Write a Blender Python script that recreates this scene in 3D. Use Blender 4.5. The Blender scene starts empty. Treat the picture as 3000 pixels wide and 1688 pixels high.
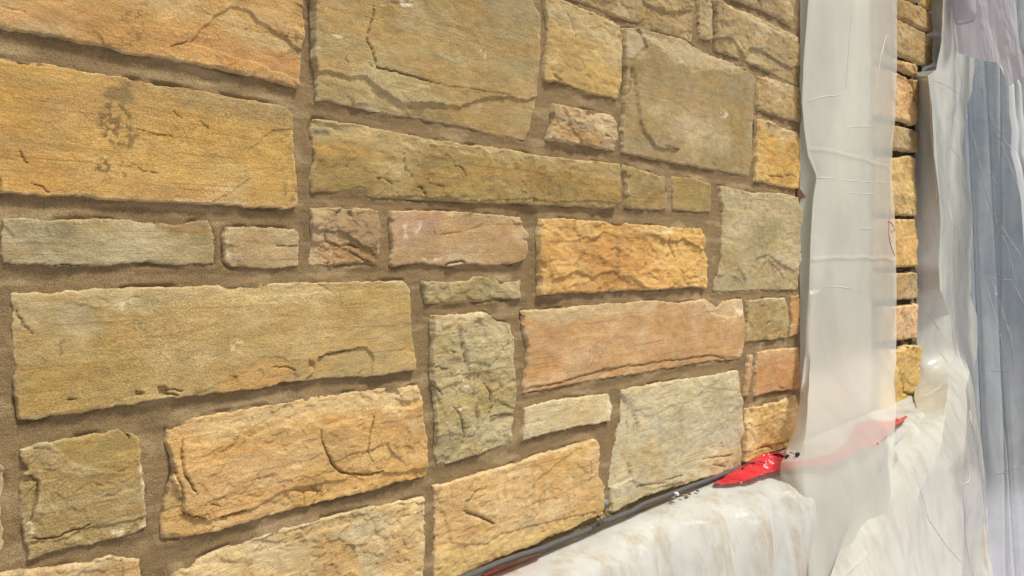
import bpy, math, random
import numpy as np
from math import radians as R

# ------------------------------------------------------------------ camera, world, sun, exposure
TH = R(44.0)                      # angle between the view direction and the run of the wall (+X)
CAM = (0.0, -1.2, 1.5)
FPX = 2167.0                      # focal length in pixels of the 3000 px wide photograph
HOR = 757.0                       # picture row of the horizon
sc = bpy.context.scene
cd = bpy.data.cameras.new('camera'); cam = bpy.data.objects.new('camera', cd); sc.collection.objects.link(cam)
cd.sensor_width = 36; cd.lens = 36*FPX/3000; cd.clip_start = .02; cd.clip_end = 500
cd.shift_y = -(844-HOR)/3000
cam.location = CAM; cam.rotation_euler = (R(90), 0, TH-R(90)); sc.camera = cam

SUN_DIR = (0.24, -0.62, 1.20)     # towards the sun
az = math.atan2(SUN_DIR[0], SUN_DIR[1]); el = math.atan2(SUN_DIR[2], math.hypot(SUN_DIR[0], SUN_DIR[1]))
w = bpy.data.worlds.new('World'); sc.world = w; w.use_nodes = True
nt = w.node_tree; bg = nt.nodes['Background']
sky = nt.nodes.new('ShaderNodeTexSky'); sky.sky_type = 'NISHITA'; sky.sun_disc = False
sky.sun_elevation = el; sky.sun_rotation = az; sky.dust_density = 3.0
hs = nt.nodes.new('ShaderNodeHueSaturation'); hs.inputs['Saturation'].default_value = .03
nt.links.new(sky.outputs[0], hs.inputs['Color']); nt.links.new(hs.outputs[0], bg.inputs[0])
bg.inputs[1].default_value = 0.075
sd_ = bpy.data.lights.new('sun', 'SUN'); sd_.energy = 3.3; sd_.angle = R(10); sd_.color = (1, .965, .895)
sun = bpy.data.objects.new('sun', sd_); sc.collection.objects.link(sun)
from mathutils import Vector
sun.rotation_euler = Vector(SUN_DIR).to_track_quat('Z', 'Y').to_euler(); sun.location = (2, -3, 5)
sc.view_settings.view_transform = 'Standard'; sc.view_settings.look = 'None'; sc.view_settings.gamma = 1
sc.view_settings.use_curve_mapping = False; sc.view_settings.exposure = 0.55
sc.cycles.max_bounces = 10; sc.cycles.transparent_max_bounces = 16; sc.cycles.transmission_bounces = 8
KILL = 1.30                       # albedo = photographed colour / KILL

# ------------------------------------------------------------------ helpers
C = sc.collection
TILE = {1: (0, 0, 1.705), 2: (850, 0, 1.705), 3: (1600, 0, 1.705), 4: (0, 800, 1.632), 5: (850, 800, 1.632),
        6: (1700, 800, 1.631), 7: (2250, 0, 1.7053), 8: (2250, 800, 1.632), 0: (0, 0, 1.0)}
def tpx(t, p):
    a, b, s = TILE[t]; return (a + p[0]/s, b + p[1]/s)
cT, sT = math.cos(TH), math.sin(TH)
def onY(px, py, Y=0.0):
    """survey point: where the sight line of a photographed point meets the vertical plane y = Y"""
    u = px-1500; v = HOR-py
    dx = FPX*cT+u*sT; dy = FPX*sT-u*cT
    t = (Y-CAM[1])/dy
    return (CAM[0]+t*dx, Y, CAM[2]+t*v)
def onX(px, py, X):
    u = px-1500; v = HOR-py
    dx = FPX*cT+u*sT; dy = FPX*sT-u*cT
    t = (X-CAM[0])/dx
    return (X, CAM[1]+t*dy, CAM[2]+t*v)
def wall_pts(t, pts, Y=-0.008):
    if t == 'w': return np.array(pts)
    o = []
    for p in pts:
        q = onY(*tpx(t, p), Y); o.append((q[0], q[2]))
    return np.array(o)
def lin(c):
    c = np.array(c, float)/255; return np.where(c <= .04045, c/12.92, ((c+.055)/1.055)**2.4)
def alb(c): return lin(c)/KILL
def salb(c):
    a = lin(c)/1.26; y = (a*np.array((.3, .6, .1))).sum(-1, keepdims=True)
    h = lin((190, 160, 114)); h = h/(h*np.array((.3, .6, .1))).sum()
    return (a*.74+.20*y*h+.06*y)*np.array((1.0, 1.005, .93))

def _h(ix, iy, s):
    n = (ix.astype(np.int64)*374761393 + iy.astype(np.int64)*668265263 + s*1442695041) & 0xffffffff
    n = ((n ^ (n >> 13))*1274126177) & 0xffffffff
    n = n ^ (n >> 16)
    return (n & 0xffff)/65535.0
def perlin(x, y, s=0):
    ix = np.floor(x); iy = np.floor(y); fx = x-ix; fy = y-iy
    u = fx*fx*fx*(fx*(fx*6-15)+10); v = fy*fy*fy*(fy*(fy*6-15)+10)
    def g(ax, ay):
        a = _h(ix+ax, iy+ay, s)*2*np.pi
        return np.cos(a)*(fx-ax)+np.sin(a)*(fy-ay)
    a = g(0, 0)*(1-u)+g(1, 0)*u; b = g(0, 1)*(1-u)+g(1, 1)*u
    return (a*(1-v)+b*v)*1.5
def fbm(x, y, s=0, o=4, gain=.5):
    r = 0; a = 1; f = 1
    for k in range(o):
        r = r+a*perlin(x*f+k*17.3, y*f+k*9.1, s+k); a *= gain; f *= 2.03
    return r
def ridged(x, y, s=0, o=3):
    r = 0; a = 1; f = 1
    for k in range(o):
        r = r+a*(1-np.abs(perlin(x*f+k*5.7, y*f+k*3.3, s+k))*2); a *= .5; f *= 2.1
    return r
def sstep(a, b, x):
    t = np.clip((x-a)/(b-a), 0, 1); return t*t*(3-2*t)
def worley(x, y, s=0):
    ix = np.floor(x); iy = np.floor(y); b = np.full(x.shape, 9.0)
    for a in (-1, 0, 1):
        for c in (-1, 0, 1):
            px = ix+a+_h(ix+a, iy+c, s); py = iy+c+_h(ix+a, iy+c, s+77)
            b = np.minimum(b, np.hypot(px-x, py-y))
    return b
def facet(x, y, s=0):
    """flat facets: each cell is a plane of its own tilt; also gives each cell a random tone"""
    ix = np.floor(x); iy = np.floor(y); b = np.full(x.shape, 9.0); h = np.zeros(x.shape); tn = np.zeros(x.shape)
    for a in (-1, 0, 1):
        for c in (-1, 0, 1):
            jx = ix+a; jy = iy+c; px = jx+_h(jx, jy, s); py = jy+_h(jx, jy, s+77); d = np.hypot(px-x, py-y)
            hh = (_h(jx, jy, s+5)-.5)*1.5*(x-px)+(_h(jx, jy, s+6)-.6)*1.7*(y-py)+(_h(jx, jy, s+8)-.5)*.5
            m = d < b; b = np.where(m, d, b); h = np.where(m, hh, h); tn = np.where(m, _h(jx, jy, s+9), tn)
    return h, tn
def psdf(x, z, poly):
    """signed distance to a polygon, positive inside"""
    n = len(poly); d = np.full(x.shape, 1e9); ins = np.zeros(x.shape, bool)
    for i in range(n):
        ax, az_ = poly[i]; bx, bz = poly[(i+1) % n]
        ex, ez = bx-ax, bz-az_; L = ex*ex+ez*ez+1e-12
        t = np.clip(((x-ax)*ex+(z-az_)*ez)/L, 0, 1)
        d = np.minimum(d, (x-ax-t*ex)**2+(z-az_-t*ez)**2)
        c = ((az_ > z) != (bz > z))
        with np.errstate(divide='ignore', invalid='ignore'):
            xi = ax+(z-az_)*(ex/(ez if abs(ez) > 1e-9 else 1e-9))
        ins ^= (c & (x < xi))
    d = np.sqrt(d); return np.where(ins, d, -d)
def lsd(x, z, pl):
    """distance to a polyline and the parameter along it"""
    d = np.full(x.shape, 1e9); tt = np.zeros(x.shape); n = len(pl)-1
    for i in range(n):
        ax, az_ = pl[i]; bx, bz = pl[i+1]
        ex, ez = bx-ax, bz-az_; L = ex*ex+ez*ez+1e-12
        t = np.clip(((x-ax)*ex+(z-az_)*ez)/L, 0, 1)
        q = np.sqrt((x-ax-t*ex)**2+(z-az_-t*ez)**2)
        m = q < d; d = np.where(m, q, d); tt = np.where(m, (i+t)/n, tt)
    return d, tt

def mesh_np(name, co, faces, mat, parent=None, col=None, smooth=True):
    me = bpy.data.meshes.new(name)
    n = len(co); f = np.asarray(faces, np.int32); m = len(f); k = f.shape[1]
    me.vertices.add(n); me.vertices.foreach_set('co', np.asarray(co, np.float32).ravel())
    me.loops.add(m*k); me.loops.foreach_set('vertex_index', f.ravel())
    me.polygons.add(m); me.polygons.foreach_set('loop_start', np.arange(0, m*k, k, dtype=np.int32))
    me.polygons.foreach_set('loop_total', np.full(m, k, np.int32))
    if smooth: me.polygons.foreach_set('use_smooth', np.ones(m, bool))
    me.update(calc_edges=True)
    if col is not None:
        a = me.color_attributes.new('col', 'FLOAT_COLOR', 'POINT')
        c4 = np.ones((n, 4), np.float32); c4[:, :3] = col; a.data.foreach_set('color', c4.ravel())
    me.materials.append(mat)
    o = bpy.data.objects.new(name, me); C.objects.link(o)
    if parent:
        o.parent = parent; o.location = -parent.location
    return o
def field_mesh(name, X, Z, H, keep, mat, parent, col):
    """a relief surface on the wall plane: H is how far it stands out (towards -Y)"""
    nz, nx = X.shape
    idx = -np.ones(X.shape, np.int64)
    cell = keep[:-1, :-1] & keep[1:, :-1] & keep[:-1, 1:] & keep[1:, 1:]
    used = np.zeros(X.shape, bool)
    used[:-1, :-1] |= cell; used[1:, :-1] |= cell; used[:-1, 1:] |= cell; used[1:, 1:] |= cell
    idx[used] = np.arange(used.sum())
    co = np.stack([X[used], -H[used], Z[used]], 1)
    a = idx[:-1, :-1][cell]; b = idx[:-1, 1:][cell]; c = idx[1:, 1:][cell]; d = idx[1:, :-1][cell]
    return mesh_np(name, co, np.stack([a, b, c, d], 1), mat, parent, col[used])
def empty(name, loc=(0, 0, 0)):
    o = bpy.data.objects.new(name, None); C.objects.link(o); o.location = loc; o.empty_display_size = .1; return o
def tag(o, label=None, cat=None, group=None, kind=None):
    for k, v in (('label', label), ('category', cat), ('group', group), ('kind', kind)):
        if v: o[k] = v
    return o
def box(name, x0, x1, y0, y1, z0, z1, mat, parent=None):
    co = [(x, y, z) for x in (x0, x1) for y in (y0, y1) for z in (z0, z1)]
    f = [(0, 1, 3, 2), (4, 6, 7, 5), (0, 4, 5, 1), (2, 3, 7, 6), (0, 2, 6, 4), (1, 5, 7, 3)]
    o = mesh_np(name, co, f, mat, parent, smooth=False)
    return o
def tube(name, pts, rad, mat, parent=None, seg=10, jit=0.0, seed=1):
    pts = [Vector(p) for p in pts]; rnd = random.Random(seed)
    co = []; f = []
    for i, p in enumerate(pts):
        t = (pts[min(i+1, len(pts)-1)]-pts[max(i-1, 0)]).normalized()
        a = t.cross(Vector((0, 0, 1))); a = a.normalized() if a.length > 1e-3 else Vector((1, 0, 0))
        b = t.cross(a)
        r = rad[i] if isinstance(rad, (list, tuple)) else rad
        r *= 1+rnd.uniform(-jit, jit)
        for k in range(seg):
            q = 2*math.pi*k/seg; co.append(tuple(p+(a*math.cos(q)+b*math.sin(q))*r))
    for i in range(len(pts)-1):
        for k in range(seg):
            k2 = (k+1) % seg; f.append((i*seg+k, i*seg+k2, (i+1)*seg+k2, (i+1)*seg+k))
    n = len(co); co += [tuple(pts[0]), tuple(pts[-1])]
    for k in range(seg):
        k2 = (k+1) % seg; f.append((n, k2, k, k)); f.append((n+1, (len(pts)-1)*seg+k, (len(pts)-1)*seg+k2, (len(pts)-1)*seg+k2))
    f = [q for q in f]
    me = bpy.data.meshes.new(name); me.from_pydata(co, [], [tuple(dict.fromkeys(q)) for q in f]); me.update()
    for p in me.polygons: p.use_smooth = True
    me.materials.append(mat); o = bpy.data.objects.new(name, me); C.objects.link(o)
    if parent:
        o.parent = parent; o.location = -parent.location
    return o

# ------------------------------------------------------------------ materials
def newmat(name):
    m = bpy.data.materials.new(name); m.use_nodes = True
    nt = m.node_tree; nt.nodes.clear(); out = nt.nodes.new('ShaderNodeOutputMaterial')
    return m, nt, out
def N(nt, t, **k):
    n = nt.nodes.new(t)
    for a, b in k.items():
        if a in n.inputs: n.inputs[a].default_value = b
        else: setattr(n, a, b)
    return n
def L(nt, a, b): nt.links.new(a, b)
def coords(nt, scale=(1, 1, 1)):
    tc = N(nt, 'ShaderNodeTexCoord'); mp = N(nt, 'ShaderNodeMapping'); mp.inputs['Scale'].default_value = scale
    L(nt, tc.outputs['Object'], mp.inputs[0]); return mp.outputs[0]
def noise(nt, scale, detail=4, rough=.55, sc_=(1, 1, 1), dist=0):
    n = N(nt, 'ShaderNodeTexNoise'); n.inputs['Scale'].default_value = scale; n.inputs['Detail'].default_value = detail
    n.inputs['Roughness'].default_value = rough; n.inputs['Distortion'].default_value = dist
    L(nt, coords(nt, sc_), n.inputs['Vector']); return n.outputs[0]
def ramp(nt, src, stops):
    r = N(nt, 'ShaderNodeValToRGB'); e = r.color_ramp.elements
    while len(e) < len(stops): e.new(.5)
    for i, (p, c) in enumerate(stops):
        e[i].position = p; e[i].color = (*c, 1) if len(c) == 3 else c
    L(nt, src, r.inputs[0]); return r.outputs[0]
def mixc(nt, fac, a, b, mode='MIX'):
    m = N(nt, 'ShaderNodeMix', data_type='RGBA', blend_type=mode)
    for i, v in ((0, fac), (6, a), (7, b)):
        if hasattr(v, 'links') or hasattr(v, 'is_linked'): L(nt, v, m.inputs[i])
        elif i == 0: m.inputs[0].default_value = v
        else: m.inputs[i].default_value = (*v, 1)
    return m.outputs[2]
def addh(nt, *terms):
    cur = None
    for src, k in terms:
        mu = N(nt, 'ShaderNodeMath', operation='MULTIPLY'); L(nt, src, mu.inputs[0]); mu.inputs[1].default_value = k
        if cur is None: cur = mu.outputs[0]
        else:
            ad = N(nt, 'ShaderNodeMath', operation='ADD'); L(nt, cur, ad.inputs[0]); L(nt, mu.outputs[0], ad.inputs[1]); cur = ad.outputs[0]
    return cur

def stone_mat():
    m, nt, out = newmat('sandstone')
    b = N(nt, 'ShaderNodeBsdfPrincipled'); b.inputs['Roughness'].default_value = .9; b.inputs['Specular IOR Level'].default_value = .22
    at = N(nt, 'ShaderNodeAttribute', attribute_name='col')
    g = (.5, .5, .5)
    f1 = ramp(nt, noise(nt, 330, 3, .75), [(.3, (.26,)*3), (.5, (.5,)*3), (.72, (.74,)*3)])
    f2 = ramp(nt, noise(nt, 26, 6, .62, (1, 1, 2.0), .6), [(.28, (.38,)*3), (.74, (.62,)*3)])
    f3 = ramp(nt, noise(nt, 60, 5, .7, (.35, 1, 5.5), .25), [(.34, (.44,)*3), (.5, (.5,)*3), (.8, (.54,)*3)])
    gm_ = ramp(nt, noise(nt, 5, 3, .5), [(.35, (.30,)*3), (.65, (.85,)*3)])
    c = mixc(nt, gm_, at.outputs['Color'], f1, 'OVERLAY')
    c = mixc(nt, .9, c, f2, 'OVERLAY'); c = mixc(nt, .8, c, f3, 'OVERLAY')
    # hue wander: iron yellow and grey patches
    hue = ramp(nt, noise(nt, 9, 5, .6, (1, 1, 2.5), 1.0), [(.30, (.54, .47, .38)), (.5, (.5, .5, .5)), (.72, (.46, .50, .56))])
    c = mixc(nt, .5, c, hue, 'OVERLAY')
    # chalky scratches and lime specks
    sp = ramp(nt, noise(nt, 120, 4, .75, (1, 1, .7)), [(.70, (0, 0, 0)), (.78, (1, 1, 1))])
    c = mixc(nt, mulv(nt, sp, .55), c, tuple(alb((232, 222, 196))))
    ln = ramp(nt, noise(nt, 30, 4, .55, (.16, 1, 6.0), .15), [(.60, (0, 0, 0)), (.66, (1, 1, 1))])
    c = mixc(nt, mulv(nt, ln, .38), c, tuple(alb((140, 96, 44))))
    # brown iron pits
    pt = ramp(nt, noise(nt, 75, 5, .7), [(.22, (1, 1, 1)), (.31, (0, 0, 0))])
    c = mixc(nt, mulv(nt, pt, .5), c, tuple(alb((112, 86, 48))))
    L(nt, c, b.inputs['Base Color'])
    hgt = addh(nt, (noise(nt, 340, 4, .75), .0038), (noise(nt, 110, 6, .68, (.85, 1, 1.3), .6), .0026), (noise(nt, 26, 7, .6, (1, 1, 1.3), .8), .0028))
    bp = N(nt, 'ShaderNodeBump'); bp.inputs['Strength'].default_value = .85; bp.inputs['Distance'].default_value = 1.0
    L(nt, hgt, bp.inputs['Height']); L(nt, bp.outputs[0], b.inputs['Normal']); L(nt, b.outputs[0], out.inputs[0])
    return m
def mulv(nt, src, k):
    mu = N(nt, 'ShaderNodeMath', operation='MULTIPLY'); L(nt, src, mu.inputs[0]); mu.inputs[1].default_value = k; return mu.outputs[0]
def mortar_mat():
    m, nt, out = newmat('lime_mortar')
    b = N(nt, 'ShaderNodeBsdfPrincipled'); b.inputs['Roughness'].default_value = .95; b.inputs['Specular IOR Level'].default_value = .15
    at = N(nt, 'ShaderNodeAttribute', attribute_name='col')
    f1 = ramp(nt, noise(nt, 520, 3, .65), [(.3, (.22,)*3), (.72, (.76,)*3)])
    f2 = ramp(nt, noise(nt, 30, 6, .65, (1, 1, 3)), [(.28, (.41,)*3), (.74, (.59,)*3)])
    c = mixc(nt, .8, at.outputs['Color'], f1, 'OVERLAY'); c = mixc(nt, .8, c, f2, 'OVERLAY')
    L(nt, c, b.inputs['Base Color'])
    hgt = addh(nt, (noise(nt, 420, 4, .7), .0034), (noise(nt, 60, 6, .65, (.7, 1, 1.7)), .0022))
    bp = N(nt, 'ShaderNodeBump'); bp.inputs['Strength'].default_value = .8; bp.inputs['Distance'].default_value = 1.0
    L(nt, hgt, bp.inputs['Height']); L(nt, bp.outputs[0], b.inputs['Normal']); L(nt, b.outputs[0], out.inputs[0])
    return m
def simple_mat(name, c, rough=.7, nscale=60, amp=.12, bump=.001, spec=.3, sc_=(1, 1, 1), c2=None):
    m, nt, out = newmat(name)
    b = N(nt, 'ShaderNodeBsdfPrincipled'); b.inputs['Roughness'].default_value = rough; b.inputs['Specular IOR Level'].default_value = spec
    n = noise(nt, nscale, 5, .6, sc_)
    c = np.array(c); c2 = c*(1-amp*2) if c2 is None else np.array(c2)
    L(nt, ramp(nt, n, [(.3, tuple(c2)), (.7, tuple(np.minimum(c*(1+amp), 1)))]), b.inputs['Base Color'])
    bp = N(nt, 'ShaderNodeBump'); bp.inputs['Strength'].default_value = .7; bp.inputs['Distance'].default_value = 1
    L(nt, mulv(nt, n, bump), bp.inputs['Height']); L(nt, bp.outputs[0], b.inputs['Normal']); L(nt, b.outputs[0], out.inputs[0])
    return m
def film_mat(name, c, clear=.15, blur=.12, gloss=.10, grough=.2, stain=None, stain_amt=0, transl=.5, wr=.004, wscale=9, wsc=(1, 1, .35)):
    """milky polythene: diffuse + light passing through + some see-through + a soft sheen"""
    m, nt, out = newmat(name)
    col = tuple(c)
    nz = ramp(nt, noise(nt, 5, 6, .6, (1, 1, .5), .5), [(.3, tuple(np.array(c)*.90)), (.7, tuple(np.minimum(np.array(c)*1.06, .95)))])
    if stain is not None:
        s1 = ramp(nt, noise(nt, 9, 8, .72, (1.3, 1.3, .35), .1), [(.48, (0, 0, 0)), (.68, (1, 1, 1))])
        nz = mixc(nt, mulv(nt, s1, stain_amt), nz, tuple(stain))
        s2 = ramp(nt, noise(nt, 34, 5, .7, (1, 1, .5), .6), [(.68, (0, 0, 0)), (.76, (1, 1, 1))])
        nz = mixc(nt, mulv(nt, s2, stain_amt), nz, tuple(np.array(stain)*.62))
    hgt = addh(nt, (noise(nt, wscale, 5, .5, wsc, .7), wr), (noise(nt, wscale*5, 4, .5, wsc, .5), wr*.16))
    bp = N(nt, 'ShaderNodeBump'); bp.inputs['Strength'].default_value = .8; bp.inputs['Distance'].default_value = 1
    L(nt, hgt, bp.inputs['Height'])
    d = N(nt, 'ShaderNodeBsdfDiffuse'); t = N(nt, 'ShaderNodeBsdfTranslucent'); tr = N(nt, 'ShaderNodeBsdfTransparent')
    rf = N(nt, 'ShaderNodeBsdfRefraction'); rf.inputs['IOR'].default_value = 1.02; rf.inputs['Roughness'].default_value = .6
    gl = N(nt, 'ShaderNodeBsdfGlossy'); gl.inputs['Roughness'].default_value = grough
    for n_ in (d, t): L(nt, nz, n_.inputs['Color'])
    for n_ in (d, t, gl): L(nt, bp.outputs[0], n_.inputs['Normal'])
    tr.inputs['Color'].default_value = (.95, .96, .95, 1)
    if clear > .4: clear = ramp(nt, noise(nt, 1.6, 5, .6, (1, 1, .35), 1.2), [(.36, (.10,)*3), (.5, (.42,)*3), (.62, (.66,)*3)])
    def mx(a, b, f):
        x = N(nt, 'ShaderNodeMixShader'); (L(nt, f, x.inputs[0]) if hasattr(f, 'is_linked') else setattr(x.inputs[0], 'default_value', f)); L(nt, a, x.inputs[1]); L(nt, b, x.inputs[2]); return x.outputs[0]
    s = mx(d.outputs[0], t.outputs[0], transl); s = mx(s, tr.outputs[0], clear)
    if blur: s = mx(s, rf.outputs[0], blur)
    fr = N(nt, 'ShaderNodeFresnel'); fr.inputs['IOR'].default_value = 1.5; L(nt, bp.outputs[0], fr.inputs['Normal'])
    x = N(nt, 'ShaderNodeMixShader'); L(nt, addh(nt, (fr.outputs[0], gloss*8)), x.inputs[0])
    L(nt, s, x.inputs[1]); L(nt, gl.outputs[0], x.inputs[2]); L(nt, x.outputs[0], out.inputs[0])
    return m

M_STONE = stone_mat(); M_MORTAR = mortar_mat()
M_CORE = simple_mat('blockwork', alb((110, 100, 88)), .9)
M_BOARD = simple_mat('speckled_board', alb((228, 226, 205)), .85, 260, .16, .0012)
M_CHIP = simple_mat('brown_chip', alb((105, 72, 42)), .8, 120, .2)
M_ROD = simple_mat('grey_foam', alb((92, 90, 86)), .7, 160, .14, .0015)
M_WHITE = simple_mat('white_chip', (.8, .8, .78), .6)
M_BLACK = simple_mat('black_metal', (.012, .012, .014), .45)
M_RED = film_mat('red_film', (.80, .030, .050), clear=.04, blur=0, gloss=.16, grough=.2, transl=.3, wr=.003, wscale=24, wsc=(1, 1, 1))
M_THREAD = simple_mat('red_thread', (.55, .14, .12), .6)
M_SHEET = film_mat('milky_polythene', alb((255, 253, 238)), clear=.36, blur=.18, gloss=.04, grough=.3, transl=.32, wr=.002, wscale=4.0, wsc=(.6, 1, .5))
M_LEDGE = film_mat('dusty_polythene', alb((240, 239, 229)), clear=.05, blur=.08, gloss=.03, grough=.30, stain=alb((196, 165, 118)), stain_amt=.62, transl=.35, wr=.005, wscale=14, wsc=(1.6, 1.2, .45))
M_WRAP = film_mat('wrapping_polythene', alb((236, 233, 218)), clear=.04, blur=.08, gloss=.14, grough=.14, stain=alb((176, 150, 112)), stain_amt=.3, transl=.25, wr=.0016, wscale=6, wsc=(1, 1, .4))
M_ROLL = film_mat('lilac_polythene', alb((226, 220, 226)), clear=.06, blur=.06, gloss=.06, grough=.22, transl=.45, wr=.003, wscale=4)
M_FILM = film_mat('clear_film', alb((226, 229, 228)), clear=.52, blur=.0, gloss=.12, grough=.12, transl=.5, wr=.005, wscale=3.2, wsc=(1, 1, .35))
M_CONC = simple_mat('concrete', alb((178, 172, 160)), .9, 30, .1, .002)

# ------------------------------------------------------------------ the setting
NAVY = simple_mat('slate_render', alb((160, 178, 188)), .9, 3, .1)
gm = simple_mat('pale_paving', alb((206, 203, 214)), .9, 6, .06, .002)
g = mesh_np('ground', [(-60, -60, -.6), (120, -60, -.6), (120, 60, -.6), (-60, 60, -.6)], [(0, 1, 2, 3)], gm, smooth=False)
g['kind'] = 'structure'

# ------------------------------------------------------------------ stones
XEND = onY(2346, 700)[0]; ZB = onY(1700, 1560)[2]
def pixel(xw):
    dep = xw*cT+1.2*sT; return dep/739.6, abs(math.sin(math.atan2(1.2, xw)))
def stone(parent, t, pts, col, col2=None, rough=1.0, prot=9, feats=(), patches=(), seed=0, label=None, smear=.28, xclip=None, dmul=1.0, edge=1.0):
    P = wall_pts(t, pts)
    x0, z0 = P.min(0)-.009; x1, z1 = P.max(0)+.009
    px, sn = pixel((x0+x1)/2); dz = px*1.0*dmul; dx = min(px*1.05/sn, .006)*dmul; prot = prot*.9
    xs = np.linspace(x0, x1, max(8, int((x1-x0)/dx))); zs = np.linspace(z0, z1, max(8, int((z1-z0)/dz)))
    X, Z = np.meshgrid(xs, zs)
    s = seed*31+7
    wx = X+.0022*fbm(X*55, Z*55, s+1, 3)+.004*perlin(X*14, Z*14, s+2); wz = Z+.0022*fbm(X*55+9, Z*55, s+3, 3)+.003*perlin(X*14, Z*14+5, s+4)
    d = psdf(wx, wz, P)
    mm = .001
    H = prot*mm*np.ones(X.shape)
    cx, cz = P.mean(0)
    rr = random.Random(s)
    H += rr.uniform(-.02, .02)*(X-cx)+rr.uniform(-.03, .03)*(Z-cz)
    H += rough*2.4*mm*fbm(X*7, Z*9, s+5, 3)
    # terraced breaks: flakes have left low steps with crisp rims
    n = fbm(X*9+.4*perlin(X*40, Z*40, s), Z*11, s+8, 4, .55)*1.7+.5
    fl = np.floor(n); fr = n-fl; H += (rough if rough > .85 else rough*.35)*1.6*mm*(fl+sstep(.84, .93, fr))
    H += rough*.7*mm*fbm(X*45, Z*60, s+11, 3)+.35*mm*fbm(X*190, Z*220, s+12, 2)
    # shell shaped flake scars with crisp ridges between them, mostly along the arrises
    wsx = X+.006*fbm(X*20, Z*20, s+51, 3); wsz = Z+.006*fbm(X*20, Z*20+3, s+52, 3)
    near = sstep(.034, .008, d)*sstep(-.2, .2, perlin(X*9, Z*9, s+54)); wf = np.maximum(near, .45 if rough > 1.05 else .0)
    f1, t1 = facet(wsx*21, wsz*27, s+53); H += min(rough, 1.3)*4.0*mm*f1*wf
    f2_, t2 = facet(wsx*7, wsz*9, s+55); k2 = 1.0 if rough > .9 else (.45 if rough > .6 else .2); H += rough*3.2*mm*f2_*k2
    tone = 1+.16*(t1-.45)*wf+.10*(t2-.5)*k2
    # short hackle cracks
    hk = ridged(X*22+2*perlin(X*9, Z*9, s+31), Z*34, s+30, 2)
    gate = sstep(.05, .45, perlin(X*11, Z*11, s+33))
    hm = sstep(1.42, 1.48, hk)*gate; H -= rough*1.0*mm*hm
    # scalloped chips round the arris
    chip = edge*(.004+.016*np.clip(fbm(X*17, Z*17, s+14, 2), 0, 1)+.006*np.clip(perlin(X*60, Z*60, s+15), 0, 1))
    cut = np.clip(chip-d, 0, .02); H -= cut*.27*min(rough, 1.3)
    cfac = sstep(0, .006, cut)
    c1 = salb(col); c2 = salb(col2 if col2 is not None else np.array(col)*.93)
    m = sstep(-.45, .45, fbm(X*4+s, Z*13, s+16, 4))
    bed = sstep(.1, .5, perlin(X*3, Z*70+2*fbm(X*5, Z*9, s+18, 3), s+17))*.42
    col_ = c1*(1-m[..., None])+c2*m[..., None]
    lv = 1+.20*fbm(X*3.2+s, Z*6, s+71, 4); col_ = col_*lv[..., None]
    du = (.42*sstep(.05, .7, fbm(X*5+3, Z*5, s+72, 5)))[..., None]; col_ = col_*(1-du)+salb(np.clip(np.array(col)*.45+np.array((232, 218, 188))*.55, 0, 255))*du
    ye = (.38*sstep(.05, .6, fbm(X*4+8, Z*9, s+73, 4)))[..., None]; col_ = col_*(1-ye)+salb(np.array(col)*np.array((.97, .88, .62)))*ye
    iron = salb(np.array(col)*np.array((1.0, .90, .70)))
    col_ = col_*(1-bed[..., None])+iron*bed[..., None]
    col_ = col_*tone[..., None]
    pale = salb(np.clip(np.array(col)*.55+np.array((226, 212, 180))*.45, 0, 255))
    cp = (cfac*(.35+.5*np.clip(perlin(X*30, Z*30, s+19)+.3, 0, 1)))[..., None]
    col_ = col_*(1-cp)+pale*cp
    ar = (np.exp(-(np.clip(d-.0012, 0, 1)/.0026)**2)*(.25+.9*np.clip(perlin(X*35, Z*35, s+61)+.1, 0, 1)))[..., None]*.75
    col_ = col_*(1-ar)+salb((226, 212, 178))*ar  # lit arris painted into the colour as a pale line, with lime dust
    for f in feats:
        k = f[0]; ft = f[4] if len(f) > 4 else t
        Q = wall_pts(ft, f[1])
        if k == 'L':            # a step: inside the outline the face stands f[2] mm higher (or lower), over f[3] mm
            wxx = X+.0028*fbm(X*45, Z*45, s+21, 3); wzz = Z+.0028*fbm(X*45, Z*45+7, s+22, 3)
            q = psdf(wxx, wzz, Q); sft = f[3]*mm*.55
            H += .72*f[2]*mm*sstep(-.0008, sft*.6, q)
            rim = np.exp(-((q+.0005)/.0022)**2)*.5
            if f[2] < 0: rim = np.exp(-((q+.003)/.0022)**2)*.38
            rim = (rim*sstep(-.5, .3, perlin(X*40, Z*40, s+23)))[..., None]; col_ = col_*(1-rim)+pale*rim
        elif k == 'C':          # a crack
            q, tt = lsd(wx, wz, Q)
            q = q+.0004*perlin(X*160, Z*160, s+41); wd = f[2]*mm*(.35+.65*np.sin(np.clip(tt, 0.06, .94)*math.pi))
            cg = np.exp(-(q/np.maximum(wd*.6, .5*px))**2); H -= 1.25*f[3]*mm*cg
            cg = (cg*min(.85, .4+f[2]*.15))[..., None]; col_ = col_*(1-cg)+col_*np.array((.42, .34, .26))*cg  # crack's shade painted into the colour, together with brown dirt
        elif k == 'O':          # a hole
            q = psdf(wx, wz, Q); H -= f[2]*mm*sstep(-.002, f[3]*mm, q)
    for p in patches:           # (points, colour, strength, soft mm[, tile][, spotty])
        pt = p[4] if len(p) > 4 and p[4] else t
        Q = wall_pts(pt, p[0])
        ex = float(np.min(np.ptp(Q, axis=0))); nn = min(.012, .32*ex)*fbm(X*(22 if ex > .04 else 60), Z*(22 if ex > .04 else 60), s+25, 4)
        q = psdf(X, Z, Q)+nn; a = p[2]*sstep(-p[3]*mm, p[3]*mm, q)
        if len(p) > 5: a = a*sstep(.0, .25, fbm(X*95, Z*80, s+26, 4)+p[5])
        a = a[..., None]; col_ = col_*(1-a)+salb(p[1])*a
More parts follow.
